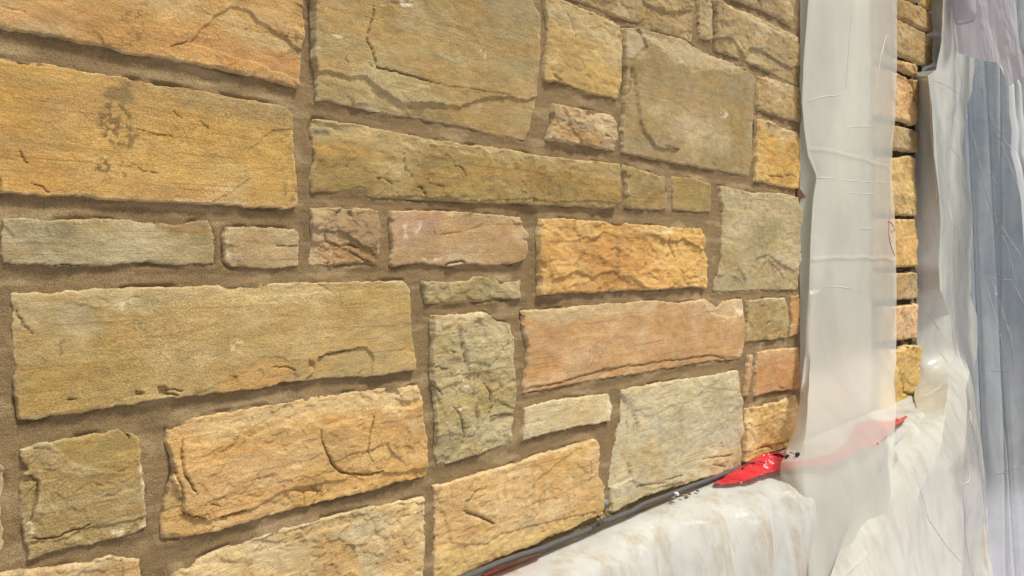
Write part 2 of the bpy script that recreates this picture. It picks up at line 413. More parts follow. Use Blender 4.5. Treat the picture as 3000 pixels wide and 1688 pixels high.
    # lime smear left by the pointing on the margins
    sm = smear*sstep(.009, .0, d-.007*np.clip(fbm(X*28, Z*28, s+27, 3), -1, 1))*sstep(-.2, .5, fbm(X*9, Z*9, s+28, 2))
    sm = sm[..., None]; col_ = col_*(1-sm)+salb((164, 138, 102))*sm
    H = np.maximum(H, 1.5*mm+.0*H)
    e = sstep(-.0012, .0022, d); H = -.016*(1-e)+H*e
    keep = d > -.006
    if xclip: keep &= X < xclip
    o = field_mesh('stone', X, Z, H, keep, M_STONE, parent, col_)
    if label: o['label'] = label
    return P

wall = empty('stone_wall', (0, 0, 0))
tag(wall, 'buff and orange coursed sandstone wall with brown lime pointing, filling the left of the view', 'wall')
S = []   # every entry: tile, outline, colour, second colour, roughness, protrusion mm, features, patches, label
def A(*a, **k): S.append((a, k))
A(1, [(-420, -260), (1480, -160), (1515, 0), (1525, 120), (1512, 330), (1500, 437), (1380, 412), (1230, 378), (1100, 340), (860, 300), (640, 265), (540, 235), (240, 180), (0, 135), (-420, 60)],
  (208, 166, 98), (198, 150, 84), .7, 10,
  [('L', [(940, 215), (1020, 130), (1090, 65), (1160, 30), (1240, 50), (1290, 100), (1440, 200), (1560, 300), (1540, 420), (1300, 330), (1100, 262)], -5, 9),
   ('C', [(850, 235), (900, 222), (940, 215)], 2, 3), ('C', [(0, 30), (60, 45), (130, 60)], 1.4, 2)],
  [([(0, 40), (500, 90), (900, 150), (1500, 260), (1500, 330), (900, 220), (500, 150), (0, 90)], (204, 138, 76), .45, 14),
   ([(1050, 240), (1500, 300), (1500, 430), (1250, 370)], (206, 140, 66), .5, 12),
   ([(-100, -100), (300, -100), (350, 60), (-100, 30)], (216, 166, 96), .6, 16),
   ([(600, 50), (720, 30), (720, 220), (620, 210)], (120, 100, 66), .5, 5, 1, -.12),
   ([(1380, 130), (1520, 130), (1500, 300), (1400, 280)], (120, 100, 66), .5, 5, 1, -.12)],
  label='large orange sandstone block with rust band, top left')
A(1, [(-420, 200), (0, 278), (380, 335), (700, 395), (1100, 465), (1430, 525), (1462, 560), (1468, 640), (1478, 850), (1487, 1000), (1480, 1040), (1440, 1050), (1290, 1040), (1020, 1022), (560, 1000), (240, 980), (0, 965), (-420, 950)],
  (208, 164, 84), (198, 154, 86), .45, 9,
  [('L', [(1500, 640), (1360, 645), (1300, 700), (1240, 750), (1250, 880), (1150, 960), (1040, 1025), (1500, 1060)], -2.5, 4),
   ('C', [(165, 905), (215, 925), (250, 955)], 1.5, 3), ('C', [(100, 755), (115, 780), (135, 810)], 1.3, 3), ('C', [(665, 820), (700, 850), (790, 865)], 1.2, 2),
   ('C', [(690, 650), (760, 665), (860, 680)], 1.4, 2), ('C', [(865, 545), (890, 575), (915, 590)], 1.4, 2), ('C', [(0, 880), (10, 910), (5, 960)], 1.5, 3), ('C', [(1000, 600), (1040, 640)], 1.2, 2)],
  [([(560, 420), (660, 400), (690, 510), (600, 520), (550, 470)], (120, 104, 78), .6, 7),
   ([(520, 500), (650, 510), (620, 620), (700, 680), (660, 760), (580, 730), (500, 690)], (114, 94, 62), .7, 6, 1, .14),
   ([(480, 780), (560, 780), (560, 900), (490, 900)], (112, 90, 56), .7, 4, 1, -.1), ([(590, 820), (660, 820), (660, 890), (600, 890)], (112, 90, 56), .7, 4, 1, -.1),
   ([(1400, 540), (1480, 560), (1490, 1040), (1420, 1040)], (140, 118, 74), .6, 6, 1, .05),
   ([(-100, 400), (200, 420), (200, 640), (-100, 640)], (202, 152, 56), .6, 16), ([(700, 380), (1460, 520), (1460, 620), (900, 520)], (176, 152, 104), .7, 14),
   ([(800, 620), (1480, 640), (1480, 900), (800, 860)], (204, 162, 72), .5, 20)],
  label='long smooth yellow sandstone block with dark lichen spots')
A(1, [(22, 1088), (300, 1092), (600, 1095), (780, 1110), (900, 1112), (1040, 1090), (1070, 1130), (1080, 1200), (1078, 1320), (980, 1326), (870, 1328), (750, 1315), (560, 1332), (400, 1338), (150, 1330), (15, 1330), (5, 1240), (18, 1110)],
  (176, 160, 120), (164, 146, 104), .5, 6,
  [('C', [(150, 1325), (300, 1320), (560, 1332), (750, 1310), (870, 1328)], 1.6, 4)],
  [([(60, 1100), (300, 1100), (420, 1200), (200, 1260)], (150, 138, 108), .6, 14), ([(780, 1110), (1040, 1095), (1060, 1160), (850, 1170)], (158, 124, 76), .8, 8)],
  label='low grey olive block left under the yellow block', smear=.9)
A(1, [(1135, 1128), (1300, 1135), (1480, 1140), (1500, 1170), (1497, 1335), (1420, 1345), (1280, 1342), (1150, 1340), (1122, 1312), (1116, 1180)],
  (188, 166, 128), (176, 150, 108), .7, 7, [('C', [(1385, 1228), (1440, 1232), (1485, 1230)], 1.4, 4)], [], label='small pale rounded block', smear=.8)
A(2, [(60, -260), (1190, -200), (1212, 0), (1252, 70), (1255, 250), (1242, 480), (1222, 580), (1205, 650), (1185, 702), (1060, 682), (880, 640), (700, 607), (430, 562), (300, 530), (130, 506), (122, 340), (112, 200), (118, 0)],
  (176, 156, 108), (180, 150, 96), .7, 12,
  [('L', [(100, 352), (200, 362), (280, 382), (370, 385), (420, 420), (470, 460), (550, 512), (700, 515), (760, 520), (840, 532), (900, 515), (960, 490), (1090, 482), (1180, 500), (1270, 470), (1205, 720), (110, 530)], -7, 6),
   ('L', [(540, 455), (690, 430), (700, 480), (800, 530), (600, 520)], 3, 12),
   ('L', [(560, 515), (620, 600), (440, 570), (400, 440), (480, 470)], -3, 8),
   ('C', [(412, 30), (405, 90), (390, 140), (380, 205), (402, 245), (415, 290), (425, 340)], 1.9, 7), ('C', [(425, 342), (500, 358), (560, 370), (640, 392), (700, 412)], 2.2, 7),
   ('C', [(700, 412), (900, 445), (1100, 475)], 1.0, 2),
   ('L', [(420, 30), (520, 10), (610, 20), (560, 60), (480, 20)], -3, 4), ('C', [(265, 298), (285, 322)], 1.2, 3), ('C', [(385, 320), (400, 335)], 1.5, 3)],
  [([(140, 60), (600, 150), (900, 200), (1240, 230), (1240, 300), (700, 260), (400, 210), (140, 160)], (186, 150, 86), .6, 14),
   ([(900, -100), (1230, -50), (1230, 150), (1000, 80)], (160, 146, 112), .7, 20),
   ([(200, 180), (260, 180), (240, 192)], (236, 226, 196), .9, 3), ([(540, 10), (610, 20), (570, 50)], (240, 232, 206), .9, 3),
   ([(930, 240), (1000, 250), (970, 320)], (230, 214, 170), .7, 4, 2, -.1)],
  label='big buff block with a hooked crack and broken lower edge')
A(2, [(1262, -30), (1335, -12), (1460, 42), (1560, 85), (1648, 125), (1662, 200), (1655, 400), (1640, 497), (1560, 480), (1500, 470), (1440, 448), (1400, 425), (1340, 412), (1310, 417), (1272, 402), (1270, 330), (1290, 200), (1278, 60)],
  (200, 172, 116), (194, 164, 100), .8, 10,
  [('C', [(1385, 75), (1402, 110), (1415, 150), (1425, 195)], 2.6, 5), ('O', [(1315, 365), (1345, 385), (1365, 405), (1325, 400)], 5, 2), ('C', [(1590, 290), (1600, 330), (1595, 370)], 1.2, 2)],
  [([(1270, 330), (1655, 330), (1640, 500), (1280, 420)], (204, 164, 82), .7, 16), ([(1270, 0), (1640, 120), (1650, 260), (1290, 120)], (202, 182, 136), .6, 18)],
  label='squarish buff block yellower towards its foot')
A(2, [(1315, 512), (1400, 530), (1500, 545), (1610, 570), (1635, 620), (1640, 680), (1627, 760), (1500, 732), (1350, 710), (1285, 702), (1312, 610), (1305, 540)],
  (198, 174, 138), (190, 160, 118), 1.3, 11,
  [('L', [(1270, 720), (1320, 640), (1350, 620), (1392, 580), (1420, 600), (1450, 608), (1510, 592), (1560, 640), (1620, 700), (1640, 780)], 5, 5),
   ('O', [(1465, 545), (1532, 560), (1525, 583), (1470, 578)], 9, 2), ('C', [(1570, 672), (1600, 690), (1618, 720)], 2.2, 4)],
  [([(1340, 640), (1560, 680), (1560, 730), (1380, 700)], (186, 142, 76), .75, 9)], label='small pale chipped block with a notch in its top')
A(3, [(385, 140), (430, 136), (470, 147), (600, 172), (700, 200), (760, 240), (860, 285), (990, 330), (1042, 380), (1050, 400), (1045, 560), (1035, 800), (1020, 884), (880, 860), (740, 832), (600, 810), (380, 766), (374, 640), (385, 560), (392, 450), (388, 330), (382, 200)],
  (172, 152, 112), (166, 144, 98), .6, 14,
  [('L', [(360, 120), (440, 140), (470, 170), (500, 245), (440, 300), (430, 345), (450, 480), (465, 600), (485, 665), (520, 700), (540, 735), (660, 750), (620, 830), (350, 790)], -9, 7),
   ('L', [(450, 120), (480, 190), (540, 200), (590, 262), (640, 320), (680, 310), (720, 362), (790, 345), (860, 340), (920, 370), (1010, 352), (1050, 330), (760, 200)], -6, 7),
   ('L', [(385, 150), (490, 180), (495, 240), (430, 300), (390, 300)], 4, 16), ('C', [(425, 345), (420, 400), (405, 470)], 2, 5), ('C', [(590, 732), (660, 745)], 2, 4),
   ('C', [(835, 815), (850, 835)], 1.5, 3)],
  [([(385, 150), (480, 180), (480, 240), (430, 290), (390, 290)], (202, 182, 150), .7, 7), ([(470, 170), (760, 240), (1020, 350), (860, 345), (700, 330), (560, 250)], (206, 188, 152), .7, 8),
   ([(868, 565), (905, 560), (915, 588), (880, 590)], (245, 240, 225), .95, 2.5, 3, .1), ([(500, 400), (900, 480), (1000, 600), (600, 560)], (178, 150, 98), .4, 30)],
  label='large grey buff block with a deep broken left side')
A(3, [(1060, 378), (1110, 380), (1270, 432), (1278, 500), (1272, 612), (1180, 590), (1055, 545), (1055, 450)], (176, 148, 98), (166, 140, 96), 1.0, 10,
  [('L', [(1050, 360), (1110, 400), (1170, 430), (1200, 470), (1270, 480), (1290, 420)], -6, 6)], [([(1090, 380), (1270, 440), (1260, 480), (1160, 440)], (212, 190, 146), .6, 5)], label='small buff block at the right end of the wall', xclip=XEND)
A(3, [(1062, 592), (1110, 600), (1170, 635), (1255, 655), (1262, 700), (1266, 850), (1260, 947), (1150, 930), (1045, 905), (1045, 780), (1052, 660)], (214, 172, 86), (206, 160, 76), 1.0, 12,
  [('L', [(1050, 570), (1080, 650), (1120, 700), (1190, 690), (1270, 720), (1280, 640)], -4, 6), ('C', [(1110, 880), (1150, 878), (1178, 885)], 2, 4), ('C', [(1200, 882), (1225, 878), (1245, 892)], 2, 4), ('C', [(1158, 770), (1160, 795)], 1.6, 4)],
  [([(1060, 600), (1255, 660), (1250, 700), (1110, 670)], (204, 180, 140), .7, 6)], label='bright yellow block at the right end of the wall', xclip=XEND)
A(3, [(-60, -260), (740, -260), (735, 100), (738, 214), (650, 185), (560, 160), (450, 112), (330, 76), (200, 20), (-60, -80)], (180, 154, 108), (168, 144, 98), 1.1, 11,
  [('L', [(470, 0), (520, 30), (600, 60), (700, 55), (750, 40), (750, 240), (520, 170), (450, 115), (495, 90)], -9, 7)], [], label='buff block at the top edge of the view')
A(3, [(762, -30), (822, -30), (832, 60), (832, 207), (768, 197), (762, 100)], (180, 160, 120), (168, 148, 106), 1.2, 10, [('L', [(780, -40), (815, -40), (830, 220), (805, 220), (800, 80)], -4, 5)], [], label='narrow upright stone between two long ones')
A(3, [(840, -5), (930, 38), (1020, 68), (1150, 128), (1215, 165), (1250, 182), (1270, 240), (1264, 430), (1180, 395), (1100, 352), (1000, 308), (845, 247)], (180, 156, 112), (170, 148, 106), 1.1, 15,
  [('L', [(820, 195), (900, 190), (935, 205), (960, 250), (1000, 292), (1008, 240), (1060, 245), (1130, 290), (1180, 318), (1222, 338), (1290, 325), (1280, 450), (830, 260)], -9, 6),
   ('L', [(820, -30), (930, 55), (960, 60), (1030, 110), (1100, 130), (1150, 165), (1200, 155), (1260, 200), (1280, 150), (900, -20)], -5, 6), ('C', [(870, 50), (868, 100), (868, 150)], 2.5, 5)],
  [([(850, 0), (1020, 60), (1250, 180), (1250, 215), (1000, 110)], (204, 182, 142), .6, 7)], label='long buff block below the top right corner of the wall', xclip=XEND)
A(3, [(880, -260), (1265, -260), (1250, -60), (1242, 60), (1232, 133), (1150, 85), (1060, 45), (900, -20)], (178, 154, 114), (168, 146, 104), 1.3, 12, [], [], label='chipped buff block at the top right corner of the wall', xclip=XEND)
A(2, [(120, 590), (200, 593), (350, 622), (520, 655), (700, 690), (860, 715), (1100, 745), (1250, 775), (1400, 795), (1500, 800), (1635, 820), (1640, 900), (1630, 1042), (1400, 1032), (1100, 1020), (700, 1003), (400, 992), (370, 948), (300, 955), (240, 967), (105, 962), (112, 850), (130, 800), (113, 700), (103, 640)],
  (176, 148, 84), (164, 138, 78), .75, 11,
  [('L', [(90, 580), (200, 620), (370, 625), (380, 660), (350, 680), (240, 710), (180, 740), (90, 740)], -3, 12),
   ('C', [(572, 765), (572, 800), (575, 845), (605, 862), (610, 888)], 1.5, 4), ('C', [(822, 785), (820, 830), (855, 840), (878, 885)], 1.4, 4), ('C', [(435, 885), (480, 890), (515, 918)], 2.2, 5),
   ('C', [(640, 925), (665, 940), (685, 985)], 2.2, 5), ('C', [(690, 890), (700, 915), (760, 935)], 1.5, 3), ('C', [(545, 960), (552, 990)], 1.6, 4), ('C', [(1210, 985), (1215, 1010)], 2, 4), ('C', [(1145, 955), (1175, 968)], 1.6, 3),
   ('L', [(700, 670), (760, 720), (830, 735), (870, 770), (930, 720), (990, 760), (1080, 740), (1120, 770), (1150, 790), (1180, 770), (1260, 760), (900, 680)], -4, 4),
   ('L', [(480, 940), (500, 970), (560, 985), (640, 975), (700, 990), (800, 980), (860, 1005), (1000, 1000), (1200, 990), (1300, 1010), (1500, 1000), (1640, 1020), (1640, 1060), (400, 1010)], -3, 4)],
  [([(120, 590), (500, 650), (720, 700), (650, 760), (400, 760), (250, 700), (130, 720)], (200, 174, 122), .65, 12), ([(120, 645), (200, 650), (210, 672), (130, 670)], (92, 92, 84), .8, 4),
   ([(120, 720), (300, 720), (600, 770), (560, 790), (130, 770)], (190, 146, 70), .6, 8), ([(700, 830), (1200, 830), (1180, 860), (900, 890)], (182, 140, 58), .6, 8),
   ([(740, 690), (1250, 775), (1640, 830), (1640, 900), (1400, 870), (1100, 790), (820, 770)], (186, 164, 116), .55, 10)],
  label='long olive buff block with small cracks in the middle of the wall')
A(3, [(385, 815), (450, 835), (540, 862), (610, 880), (605, 1052), (480, 1050), (393, 1040), (402, 950), (395, 880)], (174, 148, 90), (166, 142, 88), .8, 8, [('C', [(485, 848), (492, 870)], 1.6, 4)], [], label='squarish olive block, the left one of a pair')
A(3, [(635, 876), (740, 890), (830, 916), (828, 1064), (720, 1060), (632, 1052)], (168, 144, 84), (160, 138, 82), .6, 6, [], [], label='squarish olive block, the right one of a pair', smear=1)
A(3, [(868, 925), (950, 938), (1020, 960), (1110, 958), (1180, 965), (1255, 985), (1274, 1080), (1262, 1180), (1268, 1300), (1260, 1450), (1000, 1456), (842, 1464), (850, 1400), (880, 1300), (882, 1060)],
  (188, 174, 138), (180, 166, 124), .8, 12,
  [('L', [(850, 900), (880, 980), (900, 1040), (950, 1050), (1022, 1056), (1024, 940)], -5, 7), ('L', [(1024, 940), (1035, 1010), (1062, 1035), (1110, 1040), (1122, 990), (1130, 940)], -4, 8),
   ('L', [(860, 1378), (920, 1368), (960, 1400), (1000, 1430), (1040, 1300), (1062, 1282), (1112, 1272), (1150, 1310), (1200, 1335), (1242, 1352), (1280, 1290), (1270, 1480), (820, 1480)], -7, 6),
   ('C', [(1145, 1330), (1170, 1360), (1190, 1395)], 3, 5), ('C', [(925, 1375), (980, 1405), (995, 1440)], 2.4, 5), ('C', [(1085, 1385), (1120, 1378)], 2, 3)],
  [([(880, 930), (1120, 960), (1110, 1040), (900, 1040)], (192, 178, 144), .6, 8)], label='tall grey green block at the right end of the wall', xclip=XEND)
A(2, [(105, 1035), (190, 1026), (300, 1040), (400, 1038), (440, 1050), (456, 1130), (445, 1220), (440, 1324), (300, 1322), (200, 1327), (95, 1327), (100, 1240), (100, 1100)],
  (196, 160, 124), (182, 148, 104), 1.1, 9,
  [('C', [(178, 1130), (180, 1165), (175, 1200), (240, 1220), (350, 1240)], 2.0, 5), ('C', [(285, 1245), (340, 1280), (370, 1300), (405, 1310)], 3, 6), ('C', [(115, 1250), (160, 1270), (200, 1295), (190, 1320)], 2, 5), ('C', [(215, 1290), (222, 1322)], 2, 5), ('C', [(300, 1220), (350, 1238)], 3, 5),
   ('L', [(90, 1210), (180, 1205), (250, 1225), (300, 1250), (420, 1320), (420, 1340), (80, 1340)], -4, 7)],
  [([(110, 1040), (400, 1040), (430, 1090), (120, 1110)], (178, 152, 108), .7, 8)], label='small pinkish cracked block')
A(2, [(505, 1052), (650, 1050), (800, 1056), (1000, 1066), (1150, 1080), (1162, 1130), (1190, 1180), (1186, 1260), (1170, 1300), (1120, 1322), (890, 1327), (780, 1327), (600, 1325), (520, 1338), (498, 1325), (512, 1240), (498, 1130)],
  (200, 164, 122), (190, 154, 110), .6, 11,
  [('C', [(770, 1325), (795, 1310), (850, 1305), (890, 1325)], 3, 6), ('L', [(1200, 1180), (1150, 1110), (1080, 1090), (1000, 1135), (860, 1160), (960, 1110), (1000, 1070), (1170, 1070)], -3, 10), ('C', [(712, 1140), (718, 1165)], 1.3, 3), ('C', [(750, 1168), (800, 1166), (850, 1160)], 1.2, 2)],
  [([(510, 1060), (760, 1060), (720, 1160), (600, 1220), (515, 1220)], (192, 152, 132), .7, 14), ([(560, 1120), (585, 1115), (590, 1190), (572, 1190)], (238, 220, 205), .55, 3.5, 2, .12), ([(610, 1150), (650, 1110), (660, 1120), (630, 1170)], (238, 220, 205), .55, 3.5, 2, .12),
   ([(660, 1290), (680, 1290), (680, 1305), (662, 1305)], (240, 225, 205), .6, 3), ([(720, 1290), (760, 1290), (750, 1303), (722, 1303)], (240, 225, 205), .6, 3), ([(800, 1060), (1140, 1085), (1100, 1120), (860, 1110)], (186, 160, 116), .6, 8)],
  label='wide pink sandstone block')
A(3, [(-35, 1085), (60, 1088), (250, 1100), (500, 1122), (700, 1135), (790, 1140), (800, 1180), (797, 1250), (816, 1290), (810, 1400), (798, 1441), (700, 1437), (600, 1448), (300, 1460), (100, 1466), (-41, 1475), (-35, 1400), (-46, 1300), (-38, 1180)],
  (222, 172, 96), (210, 154, 76), 1.25, 13,
  [('L', [(-60, 1070), (-20, 1120), (20, 1150), (60, 1150), (110, 1195), (160, 1185), (230, 1172), (300, 1150), (330, 1148), (390, 1166), (480, 1130), (560, 1165), (640, 1160), (700, 1175), (810, 1190), (820, 1110), (300, 1080)], -7, 6),
   ('L', [(-60, 1290), (0, 1330), (20, 1392), (70, 1380), (150, 1352), (230, 1388), (260, 1365), (330, 1352), (360, 1385), (400, 1375), (500, 1440), (520, 1480), (-60, 1490)], -8, 6),
   ('L', [(100, 1230), (280, 1290), (360, 1350), (240, 1340), (150, 1310)], -3, 20), ('C', [(608, 1175), (615, 1215), (630, 1255), (648, 1305)], 6, 10), ('C', [(160, 1195), (166, 1232)], 2.4, 5), ('C', [(362, 1232), (358, 1300), (350, 1375)], 2.6, 5),
   ('C', [(495, 1310), (498, 1360), (560, 1400)], 1.8, 4), ('L', [(650, 1180), (660, 1290), (700, 1440), (830, 1450), (830, 1170)], 3, 8), ('O', [(725, 1385), (765, 1378), (760, 1400), (730, 1405)], 5, 2), ('L', [(520, 1350), (600, 1350), (590, 1370), (530, 1370)], -4, 3)],
  [([(100, 1200), (360, 1200), (420, 1420), (350, 1440), (180, 1300)], (210, 144, 66), .5, 14), ([(480, 1120), (800, 1150), (800, 1420), (620, 1420)], (224, 178, 92), .6, 16), ([(440, 1140), (640, 1150), (620, 1170), (480, 1165)], (220, 198, 150), .7, 4), ([(345, 1200), (365, 1200), (352, 1380), (335, 1380)], (150, 132, 110), .5, 4)],
  label='bright orange rough block with a dark slot')
A(5, [(635, 36), (760, 40), (860, 30), (890, 8), (960, 14), (1040, 38), (1100, 35), (1117, 28), (1112, 127), (1000, 130), (900, 140), (650, 151), (640, 100)], (178, 162, 116), (168, 148, 100), 1.0, 7,
  [('C', [(660, 55), (700, 50)], 1.5, 3)], [([(650, 40), (780, 40), (760, 100), (660, 100)], (176, 156, 122), .6, 8)], label='thin flat block bedded over the tall one', smear=.9)
A(4, [(45, 100), (300, 88), (600, 70), (900, 60), (1300, 48), (1640, 38), (1932, 32), (1965, 80), (1962, 200), (1974, 350), (1994, 465), (1850, 487), (1737, 500), (1632, 505), (1400, 522), (1250, 550), (1100, 577), (860, 597), (720, 612), (650, 640), (400, 672), (100, 717), (85, 640), (55, 540), (70, 440), (45, 300)],
  (196, 168, 112), (188, 158, 98), .55, 10,
  [('C', [(68, 170), (75, 200), (98, 225), (105, 260), (140, 275), (155, 295)], 2.0, 5), ('O', [(755, 545), (788, 540), (800, 575), (765, 582)], 14, 2), ('C', [(795, 556), (840, 556), (878, 560)], 1.6, 5), ('C', [(800, 575), (850, 578)], 1.6, 5), ('O', [(650, 565), (690, 570), (680, 590), (655, 590)], 5, 2),
   ('L', [(1515, 405), (1560, 385), (1620, 372), (1720, 358), (1745, 352), (1780, 400), (1770, 530), (1420, 540), (1500, 470)], -6, 5), ('C', [(1520, 405), (1600, 378), (1730, 358)], 1.8, 4), ('O', [(1475, 415), (1500, 425), (1505, 455), (1475, 450)], 6, 2), ('C', [(1300, 452), (1380, 452), (1410, 470)], 1.8, 4),
   ('C', [(1090, 492), (1120, 495), (1135, 515)], 1.5, 3), ('C', [(325, 598), (370, 605)], 1.6, 4), ('L', [(300, 130), (420, 150), (500, 170), (480, 260), (400, 310), (330, 280), (290, 220)], -2.5, 16),
   ('L', [(1520, 90), (1560, 95), (1760, 82), (1970, 76), (1970, 20), (1000, 40), (1180, 110), (1400, 104)], -2.2, 4), ('L', [(860, 600), (1140, 490), (1260, 395), (1350, 400), (1400, 440), (1420, 540), (1100, 600)], -2, 9)],
  [([(60, 170), (330, 150), (500, 240), (400, 310), (240, 250), (80, 280)], (182, 170, 136), .6, 14), ([(340, 90), (640, 80), (720, 200), (520, 150)], (206, 190, 154), .5, 14),
   ([(60, 440), (500, 330), (760, 480), (700, 610), (100, 700)], (176, 144, 70), .65, 26), ([(1100, 500), (1250, 400), (1360, 410), (1380, 500), (1200, 560), (1000, 580)], (206, 158, 92), .75, 12),
   ([(1560, 100), (1960, 90), (1960, 180), (1560, 190)], (186, 154, 82), .6, 12), ([(1105, 330), (1150, 320), (1150, 385), (1110, 370)], (238, 222, 176), .8, 4, 4, .1), ([(540, 140), (640, 140), (640, 180), (540, 170)], (240, 226, 182), .7, 5, 4, -.1),
   ([(640, 220), (720, 220), (700, 270), (650, 260)], (128, 112, 84), .6, 6, 4, .05), ([(1230, 440), (1270, 440), (1270, 495), (1235, 490)], (128, 108, 76), .7, 4, 4, .05), ([(80, 300), (400, 300), (380, 460), (100, 440)], (124, 108, 74), .5, 3, 4, -.32)],
  label='longest buff block with rust patch and a small black hole')
A(4, [(98, 845), (160, 828), (250, 805), (400, 780), (560, 752), (640, 768), (680, 800), (690, 880), (700, 1000), (698, 1100), (702, 1215), (630, 1262), (520, 1285), (420, 1312), (300, 1340), (135, 1382), (118, 1290), (98, 1120), (110, 970), (135, 945), (110, 900)],
  (178, 154, 102), (170, 144, 88), .75, 9,
  [('L', [(240, 815), (300, 860), (330, 895), (380, 925), (450, 940), (540, 952), (640, 950), (720, 880), (700, 740), (540, 730)], -3, 6), ('C', [(150, 965), (182, 990), (185, 1040), (180, 1100), (150, 1190)], 2.2, 6),
   ('C', [(150, 1280), (210, 1278), (260, 1275), (340, 1245), (420, 1215)], 2, 5), ('L', [(100, 1290), (260, 1278), (430, 1218), (600, 1190), (720, 1160), (720, 1290), (100, 1400)], -4, 5), ('C', [(560, 745), (600, 770), (625, 800)], 2, 4), ('L', [(90, 960), (180, 985), (186, 1060), (150, 1200), (90, 1200)], -4, 4)],
  [([(260, 815), (560, 755), (680, 800), (680, 900), (560, 945), (400, 920)], (180, 150, 78), .7, 8), ([(672, 890), (705, 890), (705, 1080), (675, 1080)], (242, 232, 200), .85, 3.5, 4, .0), ([(530, 1235), (590, 1225), (590, 1250), (540, 1255)], (245, 235, 205), .9, 3), ([(380, 1270), (540, 1280), (420, 1310)], (236, 224, 190), .8, 4, 4, .05), ([(660, 1195), (705, 1195), (700, 1225), (660, 1225)], (240, 230, 200), .8, 4),
   ([(100, 850), (280, 850), (420, 950), (180, 960)], (196, 176, 132), .55, 8), ([(120, 1180), (160, 1180), (160, 1260), (125, 1250)], (232, 222, 190), .7, 4, 4, .05)],
  label='square olive block with white chipped right edge, lower left')
A(4, [(800, 740), (900, 697), (1100, 660), (1300, 630), (1530, 585), (1887, 547), (2007, 535), (2027, 600), (2030, 700), (2042, 800), (2042, 972), (1850, 1020), (1687, 1067), (1387, 1140), (1200, 1192), (980, 1252), (770, 1292), (772, 1180), (790, 1080), (830, 960), (820, 870), (795, 790)],
  (218, 176, 114), (210, 164, 96), .95, 13,
  [('L', [(740, 1310), (770, 1090), (812, 985), (850, 1030), (872, 1090), (865, 1150), (920, 1165), (985, 1180), (980, 1265)], -9, 5), ('C', [(830, 930), (852, 1000), (872, 1080), (862, 1155), (920, 1165), (978, 1172)], 2.6, 6),
   ('C', [(880, 805), (868, 850), (872, 900), (882, 970), (910, 1015), (935, 1055)], 3, 6),
   ('L', [(780, 730), (860, 790), (920, 830), (1000, 815), (1060, 745), (1120, 742), (1160, 775), (1210, 792), (1260, 760), (1330, 735), (1430, 742), (1470, 700), (1540, 735), (1620, 720), (1720, 690), (1790, 690), (1850, 640), (1960, 650), (2050, 600), (2020, 515), (1300, 610)], -7, 6),
   ('L', [(1040, 1170), (1120, 1140), (1190, 1128), (1260, 1090), (1330, 1045), (1400, 1020), (1500, 1012), (1560, 995), (1640, 985), (1740, 950), (1900, 955), (2060, 920), (2060, 1000), (1387, 1160), (980, 1275), (985, 1190)], -6, 5),
   ('C', [(1532, 750), (1537, 810), (1577, 900), (1605, 930), (1640, 952), (1740, 962), (1827, 950)], 2.6, 8), ('C', [(1790, 680), (1775, 720), (1757, 760), (1747, 830)], 3.4, 6), ('C', [(1747, 830), (1752, 870), (1780, 900)], 1.5, 3),
   ('O', [(1375, 1035), (1500, 1015), (1535, 1045), (1450, 1048)], 5, 4), ('C', [(1455, 1045), (1455, 1105)], 1.6, 4), ('C', [(1485, 1020), (1540, 1050)], 3, 5), ('L', [(1890, 600), (1930, 560), (2020, 545), (2010, 590), (1960, 620)], 4, 8), ('C', [(1000, 1110), (1045, 1120)], 1.6, 3), ('C', [(1060, 1165), (1180, 1135)], 2.4, 4)],
  [([(820, 740), (1300, 640), (2010, 540), (2010, 600), (1500, 700), (1000, 800)], (222, 196, 146), .6, 10), ([(1400, 960), (2040, 920), (2040, 970), (1400, 1130)], (212, 164, 84), .6, 12), ([(770, 1100), (830, 1020), (960, 1230), (770, 1290)], (208, 168, 100), .6, 10), ([(1480, 960), (1520, 970), (1510, 1010), (1490, 1000)], (118, 110, 100), .7, 3, 4, .05),
   ([(900, 900), (1400, 850), (1400, 980), (1000, 1090)], (218, 170, 112), .5, 20)],
  label='large tan rock faced block with branching dark cracks')
A(5, [(-570, 1420), (-300, 1310), (0, 1215), (300, 1140), (500, 1100), (640, 1073), (657, 1150), (642, 1300), (625, 1500), (600, 2000), (-560, 2000)],
  (218, 196, 152), (208, 176, 122), 1.1, 10,
  [('L', [(120, 1400), (160, 1300), (230, 1270), (310, 1300), (330, 1370), (280, 1470), (130, 1500)], -3, 9), ('L', [(600, 1100), (660, 1090), (640, 1290), (600, 1270), (625, 1180)], -5, 5), ('L', [(-300, 1320), (0, 1230), (300, 1150), (330, 1190), (150, 1240), (-200, 1360)], -4, 6), ('C', [(170, 1390), (172, 1449)], 1.5, 4), ('O', [(500, 1110), (560, 1105), (545, 1122)], 3, 2)],
  [([(120, 1400), (160, 1300), (230, 1270), (310, 1300), (330, 1370), (280, 1500), (130, 1500)], (204, 160, 96), .75, 8), ([(440, 1380), (460, 1240), (560, 1190), (610, 1280), (600, 1500), (440, 1500)], (210, 166, 104), .6, 12), ([(150, 1190), (340, 1160), (300, 1220), (180, 1250)], (206, 170, 108), .7, 8), ([(240, 1280), (300, 1290), (300, 1330), (250, 1320)], (128, 110, 88), .7, 5, 5, .1),
   ([(-250, 1300), (-100, 1260), (100, 1330), (-100, 1449)], (222, 208, 172), .5, 16)],
  label='pale cream block with tan patches at the bottom edge')
